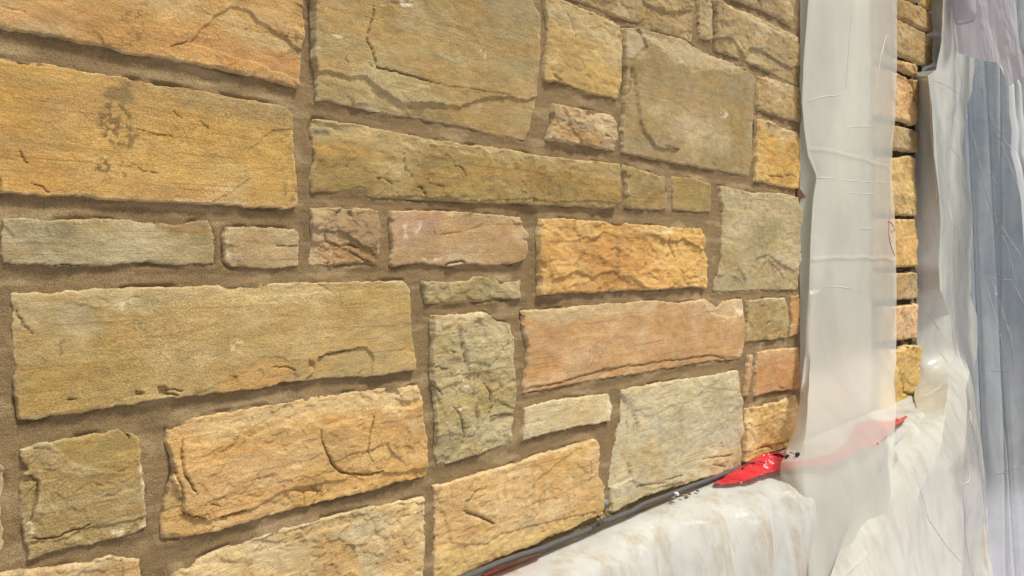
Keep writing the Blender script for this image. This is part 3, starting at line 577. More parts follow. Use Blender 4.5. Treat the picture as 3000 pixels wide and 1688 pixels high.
A(4, [(-60, 1450), (60, 1430), (250, 1405), (430, 1388), (540, 1352), (610, 1365), (680, 1352), (690, 1500), (680, 1900), (-60, 1900)], (204, 178, 134), (198, 166, 116), 1.0, 9, [('L', [(430, 1380), (590, 1350), (600, 1500), (450, 1500)], -3, 6)], [([(590, 1360), (680, 1360), (680, 1440), (600, 1440)], (212, 170, 110), .6, 8)], label='tan block at the bottom left corner')
A(4, [(-380, 900), (0, 905), (28, 930), (20, 1100), (16, 1300), (0, 1360), (-380, 1400)], (186, 156, 112), (178, 146, 100), .7, 9, [], [], label='brown block cut by the left edge of the view')
A(5, [(680, 200), (830, 196), (930, 184), (980, 230), (1040, 236), (1060, 300), (1066, 400), (1075, 500), (1080, 680), (1070, 740), (1077, 812), (900, 872), (760, 922), (708, 915), (690, 870), (700, 760), (690, 620), (678, 500), (673, 300)],
  (198, 184, 142), (188, 172, 124), 1.1, 13,
  [('L', [(822, 200), (930, 180), (985, 225), (1045, 238), (1032, 320), (980, 400), (945, 442), (900, 425), (845, 432), (815, 330), (800, 260)], 5, 7), ('L', [(1035, 320), (1080, 280), (1100, 660), (1040, 668), (965, 695), (945, 620), (942, 540), (952, 445)], 4, 6),
   ('L', [(800, 190), (812, 330), (840, 430), (862, 500), (880, 590), (860, 640), (800, 650), (840, 770), (810, 900), (650, 930), (650, 190)], -3, 6), ('C', [(925, 525), (955, 570), (955, 620), (966, 662)], 3.2, 8), ('C', [(780, 640), (810, 670), (830, 760), (822, 830)], 2.6, 6), ('O', [(885, 620), (905, 690), (895, 765), (878, 740)], 8, 5),
   ('C', [(670, 500), (690, 550), (722, 582)], 3, 6), ('C', [(755, 372), (785, 380)], 1.6, 4), ('C', [(690, 448), (760, 460)], 1.8, 4), ('L', [(965, 692), (1040, 668), (1090, 685), (1085, 830), (915, 880), (930, 760)], -5, 5), ('C', [(965, 692), (1000, 678), (1060, 672), (1082, 686)], 2.4, 5), ('L', [(700, 780), (760, 760), (830, 770), (820, 840), (760, 910), (690, 920)], -3, 6), ('C', [(893, 480), (895, 510)], 2.4, 4), ('C', [(805, 300), (812, 360), (830, 430)], 1.8, 4)],
  [([(822, 200), (985, 225), (1032, 320), (945, 440), (845, 430), (812, 300)], (196, 182, 142), .7, 6), ([(800, 490), (860, 500), (860, 555), (815, 540)], (240, 234, 210), .8, 3, 5, .0), ([(780, 630), (860, 630), (850, 655), (790, 650)], (236, 228, 200), .7, 3, 5, .0), ([(700, 780), (830, 775), (760, 910), (700, 900)], (154, 144, 104), .6, 8)],
  label='tall grey green upright block with split facets')
A(6, [(-277, 180), (-150, 172), (0, 155), (200, 140), (380, 130), (480, 142), (600, 122), (635, 145), (655, 165), (690, 132), (775, 122), (790, 250), (785, 340), (773, 412), (600, 428), (380, 470), (100, 512), (0, 532), (-200, 570), (-272, 580), (-262, 470), (-250, 350), (-277, 250)],
  (210, 166, 118), (204, 156, 104), .6, 10,
  [('C', [(-230, 548), (-80, 520), (100, 468), (230, 445), (350, 430), (500, 410), (620, 392), (700, 412)], 2.0, 6), ('O', [(90, 505), (100, 465), (150, 455), (165, 468), (115, 490)], 9, 2), ('L', [(-290, 560), (-80, 520), (100, 465), (350, 430), (620, 395), (800, 405), (790, 440), (380, 500), (-300, 610)], -4, 3),
   ('L', [(580, 110), (620, 190), (700, 215), (770, 200), (800, 110)], -4, 6), ('L', [(0, 140), (100, 200), (200, 190), (300, 200), (360, 150), (600, 110)], -2.5, 8)],
  [([(-277, 180), (0, 155), (380, 130), (360, 170), (200, 190), (60, 230), (-200, 240)], (206, 186, 142), .65, 9), ([(590, 140), (775, 125), (770, 210), (640, 220)], (216, 188, 152), .6, 8), ([(0, 380), (100, 360), (160, 380), (60, 440)], (232, 200, 168), .5, 8, 6, .05), ([(740, 165), (780, 175), (780, 198), (750, 195)], (246, 228, 205), .8, 3)],
  label='long pinkish orange block with a cracked lower edge')
A(5, [(1115, 642), (1180, 625), (1300, 602), (1420, 588), (1528, 573), (1537, 640), (1530, 712), (1420, 730), (1300, 757), (1200, 780), (1113, 807), (1120, 700)], (214, 200, 162), (206, 190, 150), .5, 9, [('C', [(1185, 690), (1188, 715)], 1.2, 3)], [([(1510, 610), (1530, 605), (1530, 670), (1515, 670)], (240, 232, 205), .7, 3)], label='small cream block above the drip stained one')
A(6, [(190, 556), (300, 540), (400, 520), (600, 492), (752, 463), (758, 560), (776, 600), (770, 700), (778, 760), (760, 810), (755, 922), (680, 950), (600, 977), (450, 1025), (300, 1072), (150, 1150), (138, 1020), (148, 900), (172, 800), (195, 700)],
  (206, 194, 164), (196, 186, 154), .75, 13,
  [('L', [(170, 540), (225, 620), (272, 690), (285, 760), (255, 830), (235, 900), (245, 980), (180, 1020), (130, 1030), (120, 900), (150, 760)], -10, 8), ('C', [(235, 650), (225, 700), (240, 750)], 3, 5), ('C', [(205, 860), (240, 925)], 3, 5), ('C', [(165, 930), (175, 980)], 3, 5), ('C', [(262, 720), (268, 770)], 2.4, 5),
   ('L', [(180, 560), (260, 650), (340, 688), (400, 655), (430, 632), (540, 612), (600, 545), (760, 560), (780, 440), (400, 500)], 3, 5), ('C', [(575, 888), (630, 878), (710, 868)], 2.2, 5), ('C', [(620, 915), (680, 920)], 2.2, 5), ('C', [(270, 1022), (350, 1005), (400, 1002), (400, 985), (480, 965)], 1.8, 4), ('C', [(665, 810), (668, 830)], 1.5, 3),
   ('L', [(120, 1050), (180, 1000), (260, 990), (330, 1030), (500, 990), (560, 1000), (150, 1180)], -4, 8)],
  [([(190, 560), (350, 680), (540, 610), (750, 560), (750, 465)], (202, 192, 152), .6, 8), ([(330, 690), (760, 600), (760, 800), (400, 900)], (184, 180, 158), .5, 20), ([(460, 640), (490, 640), (490, 780), (470, 780)], (166, 150, 112), .5, 4)],
  label='large pale grey block resting above the grey rod')
A(5, [(680, 1022), (830, 982), (1000, 932), (1200, 870), (1460, 793), (1478, 850), (1468, 960), (1496, 1020), (1497, 1152), (1300, 1243), (1100, 1333), (850, 1440), (690, 1530), (688, 1300), (702, 1150), (690, 1060)],
  (222, 186, 130), (214, 172, 110), .9, 11,
  [('C', [(905, 1030), (870, 1070), (850, 1095), (833, 1142)], 1.8, 5), ('C', [(833, 1142), (880, 1162), (930, 1175), (980, 1197)], 4, 8), ('L', [(880, 1040), (985, 1040), (990, 1180), (835, 1140), (850, 1090)], 4, 22), ('C', [(715, 1050), (705, 1120), (745, 1150), (750, 1190)], 2.8, 5), ('C', [(1425, 900), (1435, 960), (1422, 1000)], 2.2, 4),
   ('L', [(670, 1000), (700, 1050), (725, 1110), (755, 1190), (780, 1290), (760, 1310), (670, 1320)], -4, 6), ('L', [(670, 1300), (800, 1290), (930, 1300), (1000, 1250), (1130, 1210), (1300, 1170), (1380, 1150), (1510, 1130), (1500, 1170), (850, 1460), (670, 1560)], -4, 7)],
  [([(700, 1300), (1100, 1230), (1300, 1180), (1490, 1120), (1300, 1240), (850, 1430), (700, 1500)], (224, 188, 118), .7, 14), ([(1240, 900), (1400, 860), (1400, 1060), (1260, 1100)], (216, 168, 98), .7, 14)]
  + [([(x-7, 900+k), (x+9, 890+k), (x+12, 1180-k), (x+2, 1230-2*k), (x-8, 1160-k)], (234, 206, 154), .38, 5) for x, k in ((1010, 60), (1050, 40), (1100, 70), (1140, 30), (1175, 40), (1225, 80), (1335, 60), (1370, 90), (740, 180))]
  + [([(800, 1200), (870, 1190), (890, 1280), (820, 1290)], (212, 156, 104), .6, 8)],
  label='tan block streaked with pale drips, above the grey rod')
A(6, [(802, 130), (900, 118), (985, 116), (1003, 230), (985, 312), (880, 325), (790, 333), (797, 200)], (180, 160, 114), (170, 148, 98), .9, 10, [('C', [(890, 245), (905, 232)], 3, 5), ('C', [(930, 262), (940, 300)], 2, 4), ('C', [(945, 275), (955, 300)], 1.6, 4), ('L', [(940, 100), (960, 180), (985, 300), (1020, 300), (1010, 100)], -3, 4)], [], label='small olive block near the plastic sheet')
A(6, [(1010, 110), (1046, 100), (1053, 200), (1045, 290), (1002, 312), (1012, 240), (1003, 180)], (212, 162, 104), (204, 152, 92), .8, 9, [], [], label='thin orange sliver of stone at the wall end', xclip=XEND)
A(6, [(803, 392), (832, 385), (828, 450), (820, 520), (802, 590), (784, 592), (795, 480)], (212, 172, 134), (204, 162, 120), .8, 9, [], [], label='thin pink sliver of stone set on end')
A(6, [(845, 378), (940, 362), (1040, 354), (1050, 450), (1042, 557), (940, 568), (835, 592), (840, 480)], (212, 158, 108), (204, 150, 98), .7, 11, [('C', [(945, 545), (965, 550)], 2, 4), ('C', [(925, 450), (930, 475)], 1.4, 3)], [([(850, 375), (1040, 356), (1040, 400), (850, 420)], (216, 176, 132), .5, 8)], label='small salmon orange block at the wall end', xclip=XEND)
A(6, [(795, 645), (870, 632), (950, 610), (1035, 583), (1053, 640), (1053, 820), (1000, 835), (900, 865), (780, 907), (785, 800)], (220, 186, 124), (212, 172, 102), 1.2, 12,
  [('L', [(780, 620), (830, 660), (820, 700), (790, 720)], -8, 5), ('C', [(800, 660), (800, 710), (818, 740)], 3, 6), ('C', [(850, 835), (890, 830), (920, 840)], 3.2, 6), ('L', [(770, 860), (850, 830), (1000, 800), (1060, 780), (1060, 850), (770, 920)], -4, 5), ('L', [(860, 640), (950, 610), (1060, 580), (1050, 650), (960, 660), (880, 690)], -3, 8)],
  [([(790, 650), (850, 700), (830, 860), (785, 890)], (226, 204, 160), .6, 8)], label='small yellow block just above the red film', xclip=XEND)
polys = []
for i, (a, k) in enumerate(S):
    t, pts, c, c2, rough, prot, feats, patches = a
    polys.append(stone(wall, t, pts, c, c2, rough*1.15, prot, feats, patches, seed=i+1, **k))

# the wall runs on above and to the left of the photographed part: plainer stones of the same kind
rw = random.Random(21); more = []
def clear_of(x0, x1, z0, z1, gap):
    gx, gz = np.meshgrid(np.linspace(x0, x1, 9), np.linspace(z0, z1, 6))
    return all(psdf(gx, gz, P).max() < -gap for P in polys+more if P[:, 0].min() < x1+gap and P[:, 0].max() > x0-gap and P[:, 1].min() < z1+gap and P[:, 1].max() > z0-gap)
for wmin, wmax, hmin, hmax, tries in ((.25, .45, .12, .18, 260), (.14, .26, .09, .14, 400), (.08, .14, .06, .10, 500)):
    for _ in range(tries):
        ww = rw.uniform(wmin, wmax); hh = rw.uniform(hmin, hmax); x = rw.uniform(-.62, XEND-.01-ww); z = rw.uniform(.84, 2.74-hh)
        if x > .30 and z < 1.75: continue
        if clear_of(x, x+ww, z, z+hh, .012):
            c = rw.choice([(186, 160, 108), (200, 160, 96), (176, 156, 112), (204, 170, 110), (170, 150, 104)])
            j = lambda: rw.uniform(-.004, .004)
            q = [(x+j(), z+hh+j()), (x+ww*.5, z+hh+j()), (x+ww+j(), z+hh+j()), (x+ww+j(), z+hh*.5), (x+ww+j(), z+j()), (x+ww*.5, z+j()), (x+j(), z+j()), (x+j(), z+hh*.5)]
            more.append(stone(wall, 'w', q, c, None, .8, 9, (), (), seed=200+len(more), dmul=2.2))
polys += more
def mortar(parent, polys, x0, x1, z0, z1, dx0, dz, colour, depth, lap=1.0, seed=3, xs=None):
    if xs is None:
        xs = [x0]
        while xs[-1] < x1:
            p, sn = pixel(xs[-1]); xs.append(xs[-1]+min(max(p*1.3/sn, dx0), .0075))
        xs[-1] = x1
    xs = np.array(xs)
    zs = np.arange(z0, z1+dz, dz); X, Z = np.meshgrid(xs, zs)
    g = np.full(X.shape, -.05)                    # greatest signed distance into any stone
    for P in polys:
        a, b = P.min(0)-.045; c, d = P.max(0)+.045
        i0, i1 = np.searchsorted(xs, (a, c)); j0, j1 = np.searchsorted(zs, (b, d))
        if i1 <= i0 or j1 <= j0: continue
        sl = (slice(j0, j1), slice(i0, i1)); g[sl] = np.maximum(g[sl], psdf(X[sl], Z[sl], P))
    o = -g; s = seed; mm = .001
    br = fbm(X*14+fbm(X*6, Z*6, s+40, 2), Z*90, s+1, 3)*.6
    H = (depth-1.0)*mm+1.6*mm*fbm(X*11, Z*16, s+2, 4)+.7*mm*br+.5*mm*fbm(X*120, Z*140, s+3, 2)
    H -= 2.2*mm*np.exp(-((o-.016)/.014)**2)*0+1.2*mm*sstep(.004, .02, o)
    H += lap*5.0*mm*np.exp(-np.clip(o, 0, 1)/.007)*np.clip(fbm(X*10, Z*10, s+4, 3)+.15, 0, 1.1)
    H -= 4.5*mm*np.exp(-(np.clip(o, 0, 1)/.0028)**2)*sstep(.05, .45, fbm(X*12+4, Z*12, s+5, 3))
    c = salb(colour)[None, None, :]*(1+.13*fbm(X*5, Z*9, s+6, 4)+.10*br)[..., None]
    c = c*np.ones(X.shape+(1,))
    li = (.48*sstep(.12, .6, fbm(X*7+9, Z*26, s+7, 4)))[..., None]
    c = c*(1-li)+salb((186, 162, 124))*li
    keep = g < .007
    return field_mesh('mortar', X, Z, H, keep, M_MORTAR, parent, np.clip(c, 0, 1))
mortar(wall, polys, -.65, XEND-.004, .74, 2.75, .0019, .0026, (144, 118, 84), 1.0)
box('core', -.65, XEND-.004, .022, .30, -1.0, 2.75, M_CORE, wall)

# ------------------------------------------------------------------ second pier beyond the covered opening
pier = empty('stone_pier', (3.9, 0, .8))
pier_things = []
PS = [
 (7, [(520, -170), (700, -70), (752, -45), (752, 12), (700, -8), (520, -90)], (206, 166, 98), 'yellow stone at the top of the pier'),
 (7, [(762, -40), (812, -40), (810, 62), (762, 32)], (206, 166, 84), 'short amber stone at the top of the pier'),
 (7, [(520, -75), (650, -10), (700, 8), (760, 40), (812, 72), (809, 168), (760, 142), (700, 108), (520, 20)], (186, 152, 100), None),
 (7, [(520, 40), (645, 100), (720, 135), (820, 187), (822, 320), (792, 332), (700, 290), (645, 266), (520, 215)], (186, 156, 106), None),
 (7, [(520, 240), (645, 300), (722, 320), (742, 348), (742, 377), (690, 362), (645, 330), (520, 290)], (206, 164, 106), None),
 (7, [(520, 330), (640, 366), (680, 385), (712, 440), (720, 500), (745, 560), (738, 618), (722, 632), (690, 610), (640, 596), (520, 570)], (224, 178, 122), 'pink orange broken stone in the pier'),
 (7, [(712, 395), (748, 402), (742, 470), (747, 540), (722, 480)], (208, 160, 96), None),
 (7, [(520, 605), (648, 630), (745, 655), (748, 700), (741, 762), (645, 747), (520, 730)], (178, 152, 102), None),
 (7, [(520, 780), (640, 790), (700, 778), (735, 792), (730, 880), (738, 960), (735, 1082), (640, 1070), (520, 1060)], (214, 180, 112), 'tall straw coloured stone in the pier'),
 (7, [(520, 1090), (640, 1095), (725, 1096), (735, 1200), (733, 1330), (645, 1336), (520, 1336)], (220, 174, 102), None),
 (7, [(520, 1368), (645, 1366), (735, 1360), (738, 1492), (645, 1498), (520, 1500)], (186, 156, 106), None),
 (8, [(520, 165), (618, 160), (715, 148), (711, 230), (713, 312), (618, 322), (520, 330)], (222, 180, 136), 'pink stone low in the pier'),
 (8, [(520, 372), (615, 368), (660, 345), (725, 350), (733, 400), (722, 450), (728, 520), (731, 600), (712, 626), (640, 662), (520, 690)], (222, 184, 104), 'lowest stone of the pier, yellow and rough'),
]
pp = []
Mdark = (66, 52, 36)
for i, (t, pts, c, lb) in enumerate(PS):
    feats = []
    if i == 5: feats = [('L', [(640, 380), (690, 400), (718, 450), (660, 470), (640, 440)], -6, 6)]
    if i == 8: feats = [('C', [(710, 1045), (720, 1075)], 6, 10), ('C', [(690, 800), (670, 880), (660, 960)], 3, 4)]
    if i == 12: feats = [('O', [(648, 350), (668, 352), (664, 378), (652, 376)], 18, 6), ('O', [(680, 355), (695, 356), (692, 378), (682, 376)], 18, 6), ('C', [(632, 500), (640, 570), (690, 590), (720, 600)], 8, 14), ('O', [(670, 590), (720, 598), (715, 612), (680, 608)], 16, 6), ('C', [(640, 640), (700, 630)], 8, 14)]
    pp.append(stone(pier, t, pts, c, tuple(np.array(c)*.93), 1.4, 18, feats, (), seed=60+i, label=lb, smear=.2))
tag(pier, 'narrow far pier of rough yellow stones with open dark joints', 'pier')
PX0, PX1 = min(p[:, 0].min() for p in pp), onY(2688, 900)[0]+.03
mortar(pier, pp, PX0+.02, PX1+.10, .74, 3.1, .0035, .0045, Mdark, -11.0, lap=.3, seed=9)
box('core', PX0+.02, PX1+.10, .034, .30, -1.0, 3.1, M_CORE, pier)

# board closing the opening between wall and pier
bo = box('backing_board', XEND-.004, PX0+.02, .001, .05, .74, 2.95, M_BOARD)
tag(bo, 'grey green speckled board edge between the stone wall and the hanging milky sheet', 'board')
# brown chip of mortar lodged beside the last yellow stone
q = [onY(*tpx(7, p), -.008) for p in ((148, 935), (165, 950), (190, 985), (172, 992), (148, 1000))]
co = [(a, b, c) for a, b, c in q]+[(a, b+.02, c) for a, b, c in q]; n = 5
me = bpy.data.meshes.new('mortar_chip'); me.from_pydata(co, [], [tuple(range(n)), tuple(range(2*n-1, n-1, -1))]+[(i, i+n, (i+1) % n+n, (i+1) % n) for i in range(n)]); me.materials.append(M_CHIP)
o = bpy.data.objects.new('mortar_chip', me); C.objects.link(o); tag(o, 'pointed brown chip sticking out beside the grey board', 'chip')

# ------------------------------------------------------------------ polythene sheets
def interp(pts, y):
    ys = [p[1] for p in pts]; xs = [p[0] for p in pts]; return np.interp(y, ys, xs)
def curtain(name, t_cols, y0, y1, nrow, ncol, mat, disp=None, Xplane=None, smooth=True):
    """t_cols: [(outline [(px,py)..] in photo pixels, depth value at the top, at the bottom)]; the sheet runs through them"""
    ys = np.linspace(y0, y1, nrow); us = np.linspace(0, 1, ncol); K = len(t_cols)
    co = np.zeros((nrow, ncol, 3))
    kk = np.hanning(33); kk /= kk.sum()
    DP = np.array([np.convolve(np.pad(np.interp(ys, c[1][0], c[1][1]), 16, 'edge'), kk, 'valid') for c in t_cols])
    for j, y in enumerate(ys):
        px = np.array([interp(c[0], y) for c in t_cols]); dp = DP[:, j]
        tx = np.linspace(0, 1, K)
        if smooth and K > 2: pxs = np.interp(us, tx, px); dps = np.polyval(np.polyfit(tx, dp, K-1), us)
        else: pxs = np.interp(us, tx, px); dps = np.interp(us, tx, dp)
        for i in range(ncol):
            co[j, i] = onX(pxs[i], y, dps[i]) if Xplane else onY(pxs[i], y, dps[i])
    if disp is not None:
        U, V = np.meshgrid(us, np.linspace(0, 1, nrow)); d = disp(co[..., 0], co[..., 2], U, V)
        if Xplane: co[..., 0] -= d
        else: co[..., 1] -= d
    a = np.arange(nrow*ncol).reshape(nrow, ncol)
    f = np.stack([a[:-1, :-1], a[1:, :-1], a[1:, 1:], a[:-1, 1:]], -1).reshape(-1, 4)
    return mesh_np(name, co.reshape(-1, 3), f, mat)
def T(t, pts): return [tpx(t, p) for p in pts]
def flat(v): return ([0, 1], [v, v])

# main hanging sheet over the opening
def d1(x, z, u, v):
    s = 3.0
    d = .022*perlin(x*2.6, z*.5, 5)+.005*perlin(x*8, z*1.2, 6)+.003*fbm(x*4, z*4, 7, 3)+.004*worley(x*3, z*2.4, 9)
    for zc, k in ((1.50, .004), (1.06, .0), (1.93, .003)):
        d = d+k*np.exp(-((z-zc-.02*perlin(x*4, z*0, 8))/.007)**2)
    return d*sstep(0, .06, u)*.9+.0
e1 = T(7, [(202, -340), (202, 0), (178, 300), (170, 510), (180, 640), (200, 780), (238, 870), (240, 900), (224, 1000), (212, 1200), (205, 1449)])+T(8, [(190, 120), (182, 250), (176, 400), (150, 620), (120, 760), (95, 850), (62, 905), (58, 950), (55, 1020), (66, 1150), (90, 1300), (115, 1449), (125, 1600)])
c1 = T(7, [(425, -340), (425, 0), (395, 450), (345, 850), (320, 1100), (270, 1449)])+T(8, [(230, 100), (200, 400), (190, 700), (190, 960), (200, 1300), (200, 1600)])
c2_ = T(7, [(600, -340), (600, 0), (545, 500), (530, 900), (520, 1449)])+T(8, [(500, 100), (470, 500), (450, 960), (400, 1250), (330, 1449), (300, 1600)])
e2 = T(7, [(646, -340), (645, 0), (640, 300), (635, 600), (622, 720), (622, 900), (634, 1080), (643, 1449)])+T(8, [(615, 0), (615, 800), (606, 960), (590, 1080), (556, 1215), (480, 1330), (400, 1449), (330, 1600)])
def pw(*a): return ([p[0] for p in a], [p[1] for p in a])
D_e1 = pw((-200, -.035), (900, -.04), (1180, -.06), (1350, -.15), (1450, -.12), (1790, -.12))
D_c1 = pw((-200, -.055), (900, -.06), (1100, -.07), (1290, -.21), (1430, -.235), (1790, -.27))
D_c2 = pw((-200, -.05), (900, -.055), (1040, -.07), (1220, -.21), (1350, -.26), (1790, -.30))
D_e2 = pw((-200, -.03), (900, -.03), (1010, -.04), (1180, -.20), (1300, -.26), (1790, -.34))
curt = [(e1, D_e1), (c1, D_c1), (c2_, D_c2), (e2, D_e2)]
sheet = curtain('plastic_sheet', curt, -200, 1780, 480, 130, M_SHEET, d1)
tag(sheet, 'milky polythene sheet hanging full height over the opening beside the stone wall, straight right edge', 'sheet')
m1 = T(7, [(420, -340), (420, 0), (388, 450), (338, 850), (312, 1100), (262, 1449)])+T(8, [(258, 0), (220, 180), (200, 400), (160, 640), (140, 760), (110, 840)])
i1 = [(x+2, y) for x, y in e1]
hem = curtain('folded_hem', [(i1, (D_e1[0], [d+.005 for d in D_e1[1]])), (m1, (D_c1[0], [d*.9+.012 for d in D_c1[1]]))], -200, 1325, 300, 30, M_SHEET, d1)
hem.parent = sheet

# ledge below the wall, and the dusty sheet laid over it
ZL = onY(1800, 757+(1800-3593)*-.4285)[2]
lg = box('ledge', .2, 4.9, -.035, .30, -1.0, ZL-.05, M_CONC); tag(lg, 'concrete ledge along the foot of the wall under the dusty plastic', 'ledge')
nx, nv = 620, 170
xs = np.linspace(.45, 4.45, nx); vs = np.linspace(0, 1, nv); U, V = np.meshgrid(xs, vs)
# profile: from the wall out over the ledge nose and down
s = V*1.15
lip = .022+.085*sstep(1.6, 2.3, U)+.012*perlin(U*2.6, 0*U, 90)+.010*perlin(U*9, 0*U, 91); lip = np.maximum(lip, .012)
rr_ = .035
yy = np.where(s < lip, s, lip+.10*(1-np.exp(-np.clip(s-lip, 0, 9)/.10))+.08*np.clip(s-lip, 0, 1))
drop = np.clip(s-lip, 0, 9)
zz = ZL-.004-.10*np.minimum(s, lip)-(np.sqrt(drop*drop+.13**2)-.13)
m = sstep(.0, .5, drop/1.0)*1.0
m0 = sstep(.0, .10, s)
fold = m0*(.034*perlin(U*4.2+1.6*V, V*.7, 92)+.044*worley(U*4.5+1.8*V, V*1.1, 93)+.008*worley(U*7+3*V, V*4, 94)+.0015*worley(U*20+3*V, V*10, 98)+.0015*fbm(U*15, V*10, 95, 3))+.006*m0*ridged(U*8+1.5*V, V*1.2, 97, 2)
zn = zz+m0*.004*fbm(U*14, V*16, 96, 3)
co = np.stack([U, -yy-fold-.004, zn], -1).reshape(-1, 3)
a = np.arange(nx*nv).reshape(nv, nx); f = np.stack([a[:-1, :-1], a[1:, :-1], a[1:, 1:], a[:-1, 1:]], -1).reshape(-1, 4)
o = mesh_np('plastic_sheet', co, f, M_LEDGE); tag(o, 'crumpled dusty polythene draped over the ledge at the foot of the wall, stained with mortar', 'sheet')

# wrapped corner beyond the pier
def d2(x, z, u, v):
    return (.026*worley(x*2.4+z*.7, z*1.8, 50)+.007*worley(x*3, z*6+2*x, 51)+.0015*fbm(x*5, z*7, 53, 3)+.02*perlin(x*2.5+z, z*.8, 54))*sstep(0, .2, u)-.02
w0 = T(7, [(812, -340), (812, 0), (806, 100), (820, 200), (828, 325), (752, 365), (748, 800), (735, 1300)])+T(8, [(722, 0), (720, 600), (740, 680), (700, 760), (610, 860), (540, 1000), (400, 1250), (280, 1600)])
w1 = T(7, [(880, -340), (880, 0), (880, 200), (865, 350), (800, 380), (825, 800), (850, 1100), (860, 1449)])+T(8, [(870, 200), (880, 400), (840, 700), (800, 900), (720, 1100), (640, 1600)])
w2 = T(7, [(985, -340), (985, 0), (985, 300), (960, 470), (900, 600), (915, 900), (940, 1200), (940, 1449)])+T(8, [(930, 200), (960, 500), (930, 800), (930, 1000), (920, 1600)])
w3 = T(7, [(1040, -340), (1040, 0), (1038, 310), (1030, 450), (985, 560), (972, 720), (990, 850), (992, 930), (1012, 1000), (1022, 1200), (1020, 1449)])+T(8, [(970, 100), (995, 200), (1000, 400), (1010, 700), (1055, 1000), (1050, 1250), (1068, 1449), (1068, 1600)])
wr = curtain('plastic_wrap', [(w0, pw((-200, 0), (1130, 0), (1220, -.19), (1350, -.25), (1780, -.32))), (w1, pw((-200, -.10), (1040, -.10), (1180, -.24), (1350, -.31), (1780, -.38))), (w2, pw((-200, -.11), (1020, -.11), (1160, -.25), (1350, -.32), (1780, -.39))), (w3, pw((-200, -.10), (1000, -.10), (1200, -.20), (1400, -.26), (1780, -.32)))], -200, 1770, 480, 130, M_WRAP, d2, smooth=False)
tag(wr, 'wrinkled beige tinged polythene wrapped round the corner beyond the far pier', 'sheet')

# clear film curtain at the far end, and what stands behind it
def d3(x, z, u, v):
    d = .06*perlin(u*3.5+z*.5, z*.35, 70)+.02*worley(u*7-z*.9, z*.7, 72)+.008*worley(u*16+z*.8, z*2.2, 73)
    for a0, sl, k in ((.10, .16, .03), (.21, .24, .035), (.27, .05, .02), (.42, .30, .03), (.05, .06, .02), (.60, .12, .03)):
        q = (u-(a0+sl*(v-.3)))/.008; d = d+1.8*k*np.exp(-np.abs(q))
    return d
f0 = T(0, [(2790, -300), (2790, 1950)]); f1 = T(0, [(3330, -300), (3330, 1950)])
fl = curtain('clear_film', [(f0, flat(5.55)), (f1, flat(5.45))], -300, 1900, 420, 200, M_FILM, d3, Xplane=True)
tag(fl, 'creased clear plastic film curtain at the far right, bluish with bright streaks', 'film')
bw = box('building', 9, 11, -2.5, 6, -.6, 6, NAVY); tag(bw, 'slate blue wall seen dimly through the clear film', 'building')

# folded lilac sheet hanging from above, upper right
def d4(x, z, u, v):
    return .06*np.exp(-((u-.38)/.10)**2)+.015*perlin(u*7, z*2, 80)+.006*fbm(u*12, z*6, 81, 3)
rows = 160; cols = 160
L0 = T(7, [(815, -340), (815, 0), (808, 100), (820, 212)])
def roll_bottom(u):
    xs = [0, .05, .20, .24, .30, .36, .50, .70, .76, .78, .85, 1.0]; ys = [212, 208, 150, 240, 270, 282, 300, 312, 330, 430, 425, 372]
    return np.interp(u, xs, ys)
US = np.linspace(0, 1, cols); VS = np.linspace(0, 1, rows)
co = np.zeros((rows, cols, 3))
for i, u in enumerate(US):
    yb_ = roll_bottom(u)
    for j, v in enumerate(VS):
        ty = -340+(yb_+340)*v
        xl = np.interp(ty, [-340, 0, 100, 212, 400], [815, 815, 808, 822, 840]); xr = np.interp(ty, [-340, 0, 380], [1130, 1215, 1285])
        p = tpx(7, (xl+(xr-xl)*u, ty)); co[j, i] = onX(p[0], p[1], 4.75)
Ug, Vg = np.meshgrid(US, VS); co[..., 0] -= d4(co[..., 0], co[..., 2], Ug, Vg)
a = np.arange(rows*cols).reshape(rows, cols); f = np.stack([a[:-1, :-1], a[1:, :-1], a[1:, 1:], a[:-1, 1:]], -1).reshape(-1, 4)
o = mesh_np('plastic_sheet', co.reshape(-1, 3), f, M_ROLL)
tag(o, 'lilac grey loose polythene hanging from above in the upper right with a rolled fold', 'sheet')
pr = [onX(*tpx(7, p), 4.62) for p in ((960, -340), (965, -150), (975, 0), (982, 70), (985, 110))]
ro = tube('rolled_fold', pr, [.055, .055, .056, .055, .045], M_ROLL, o, 24)

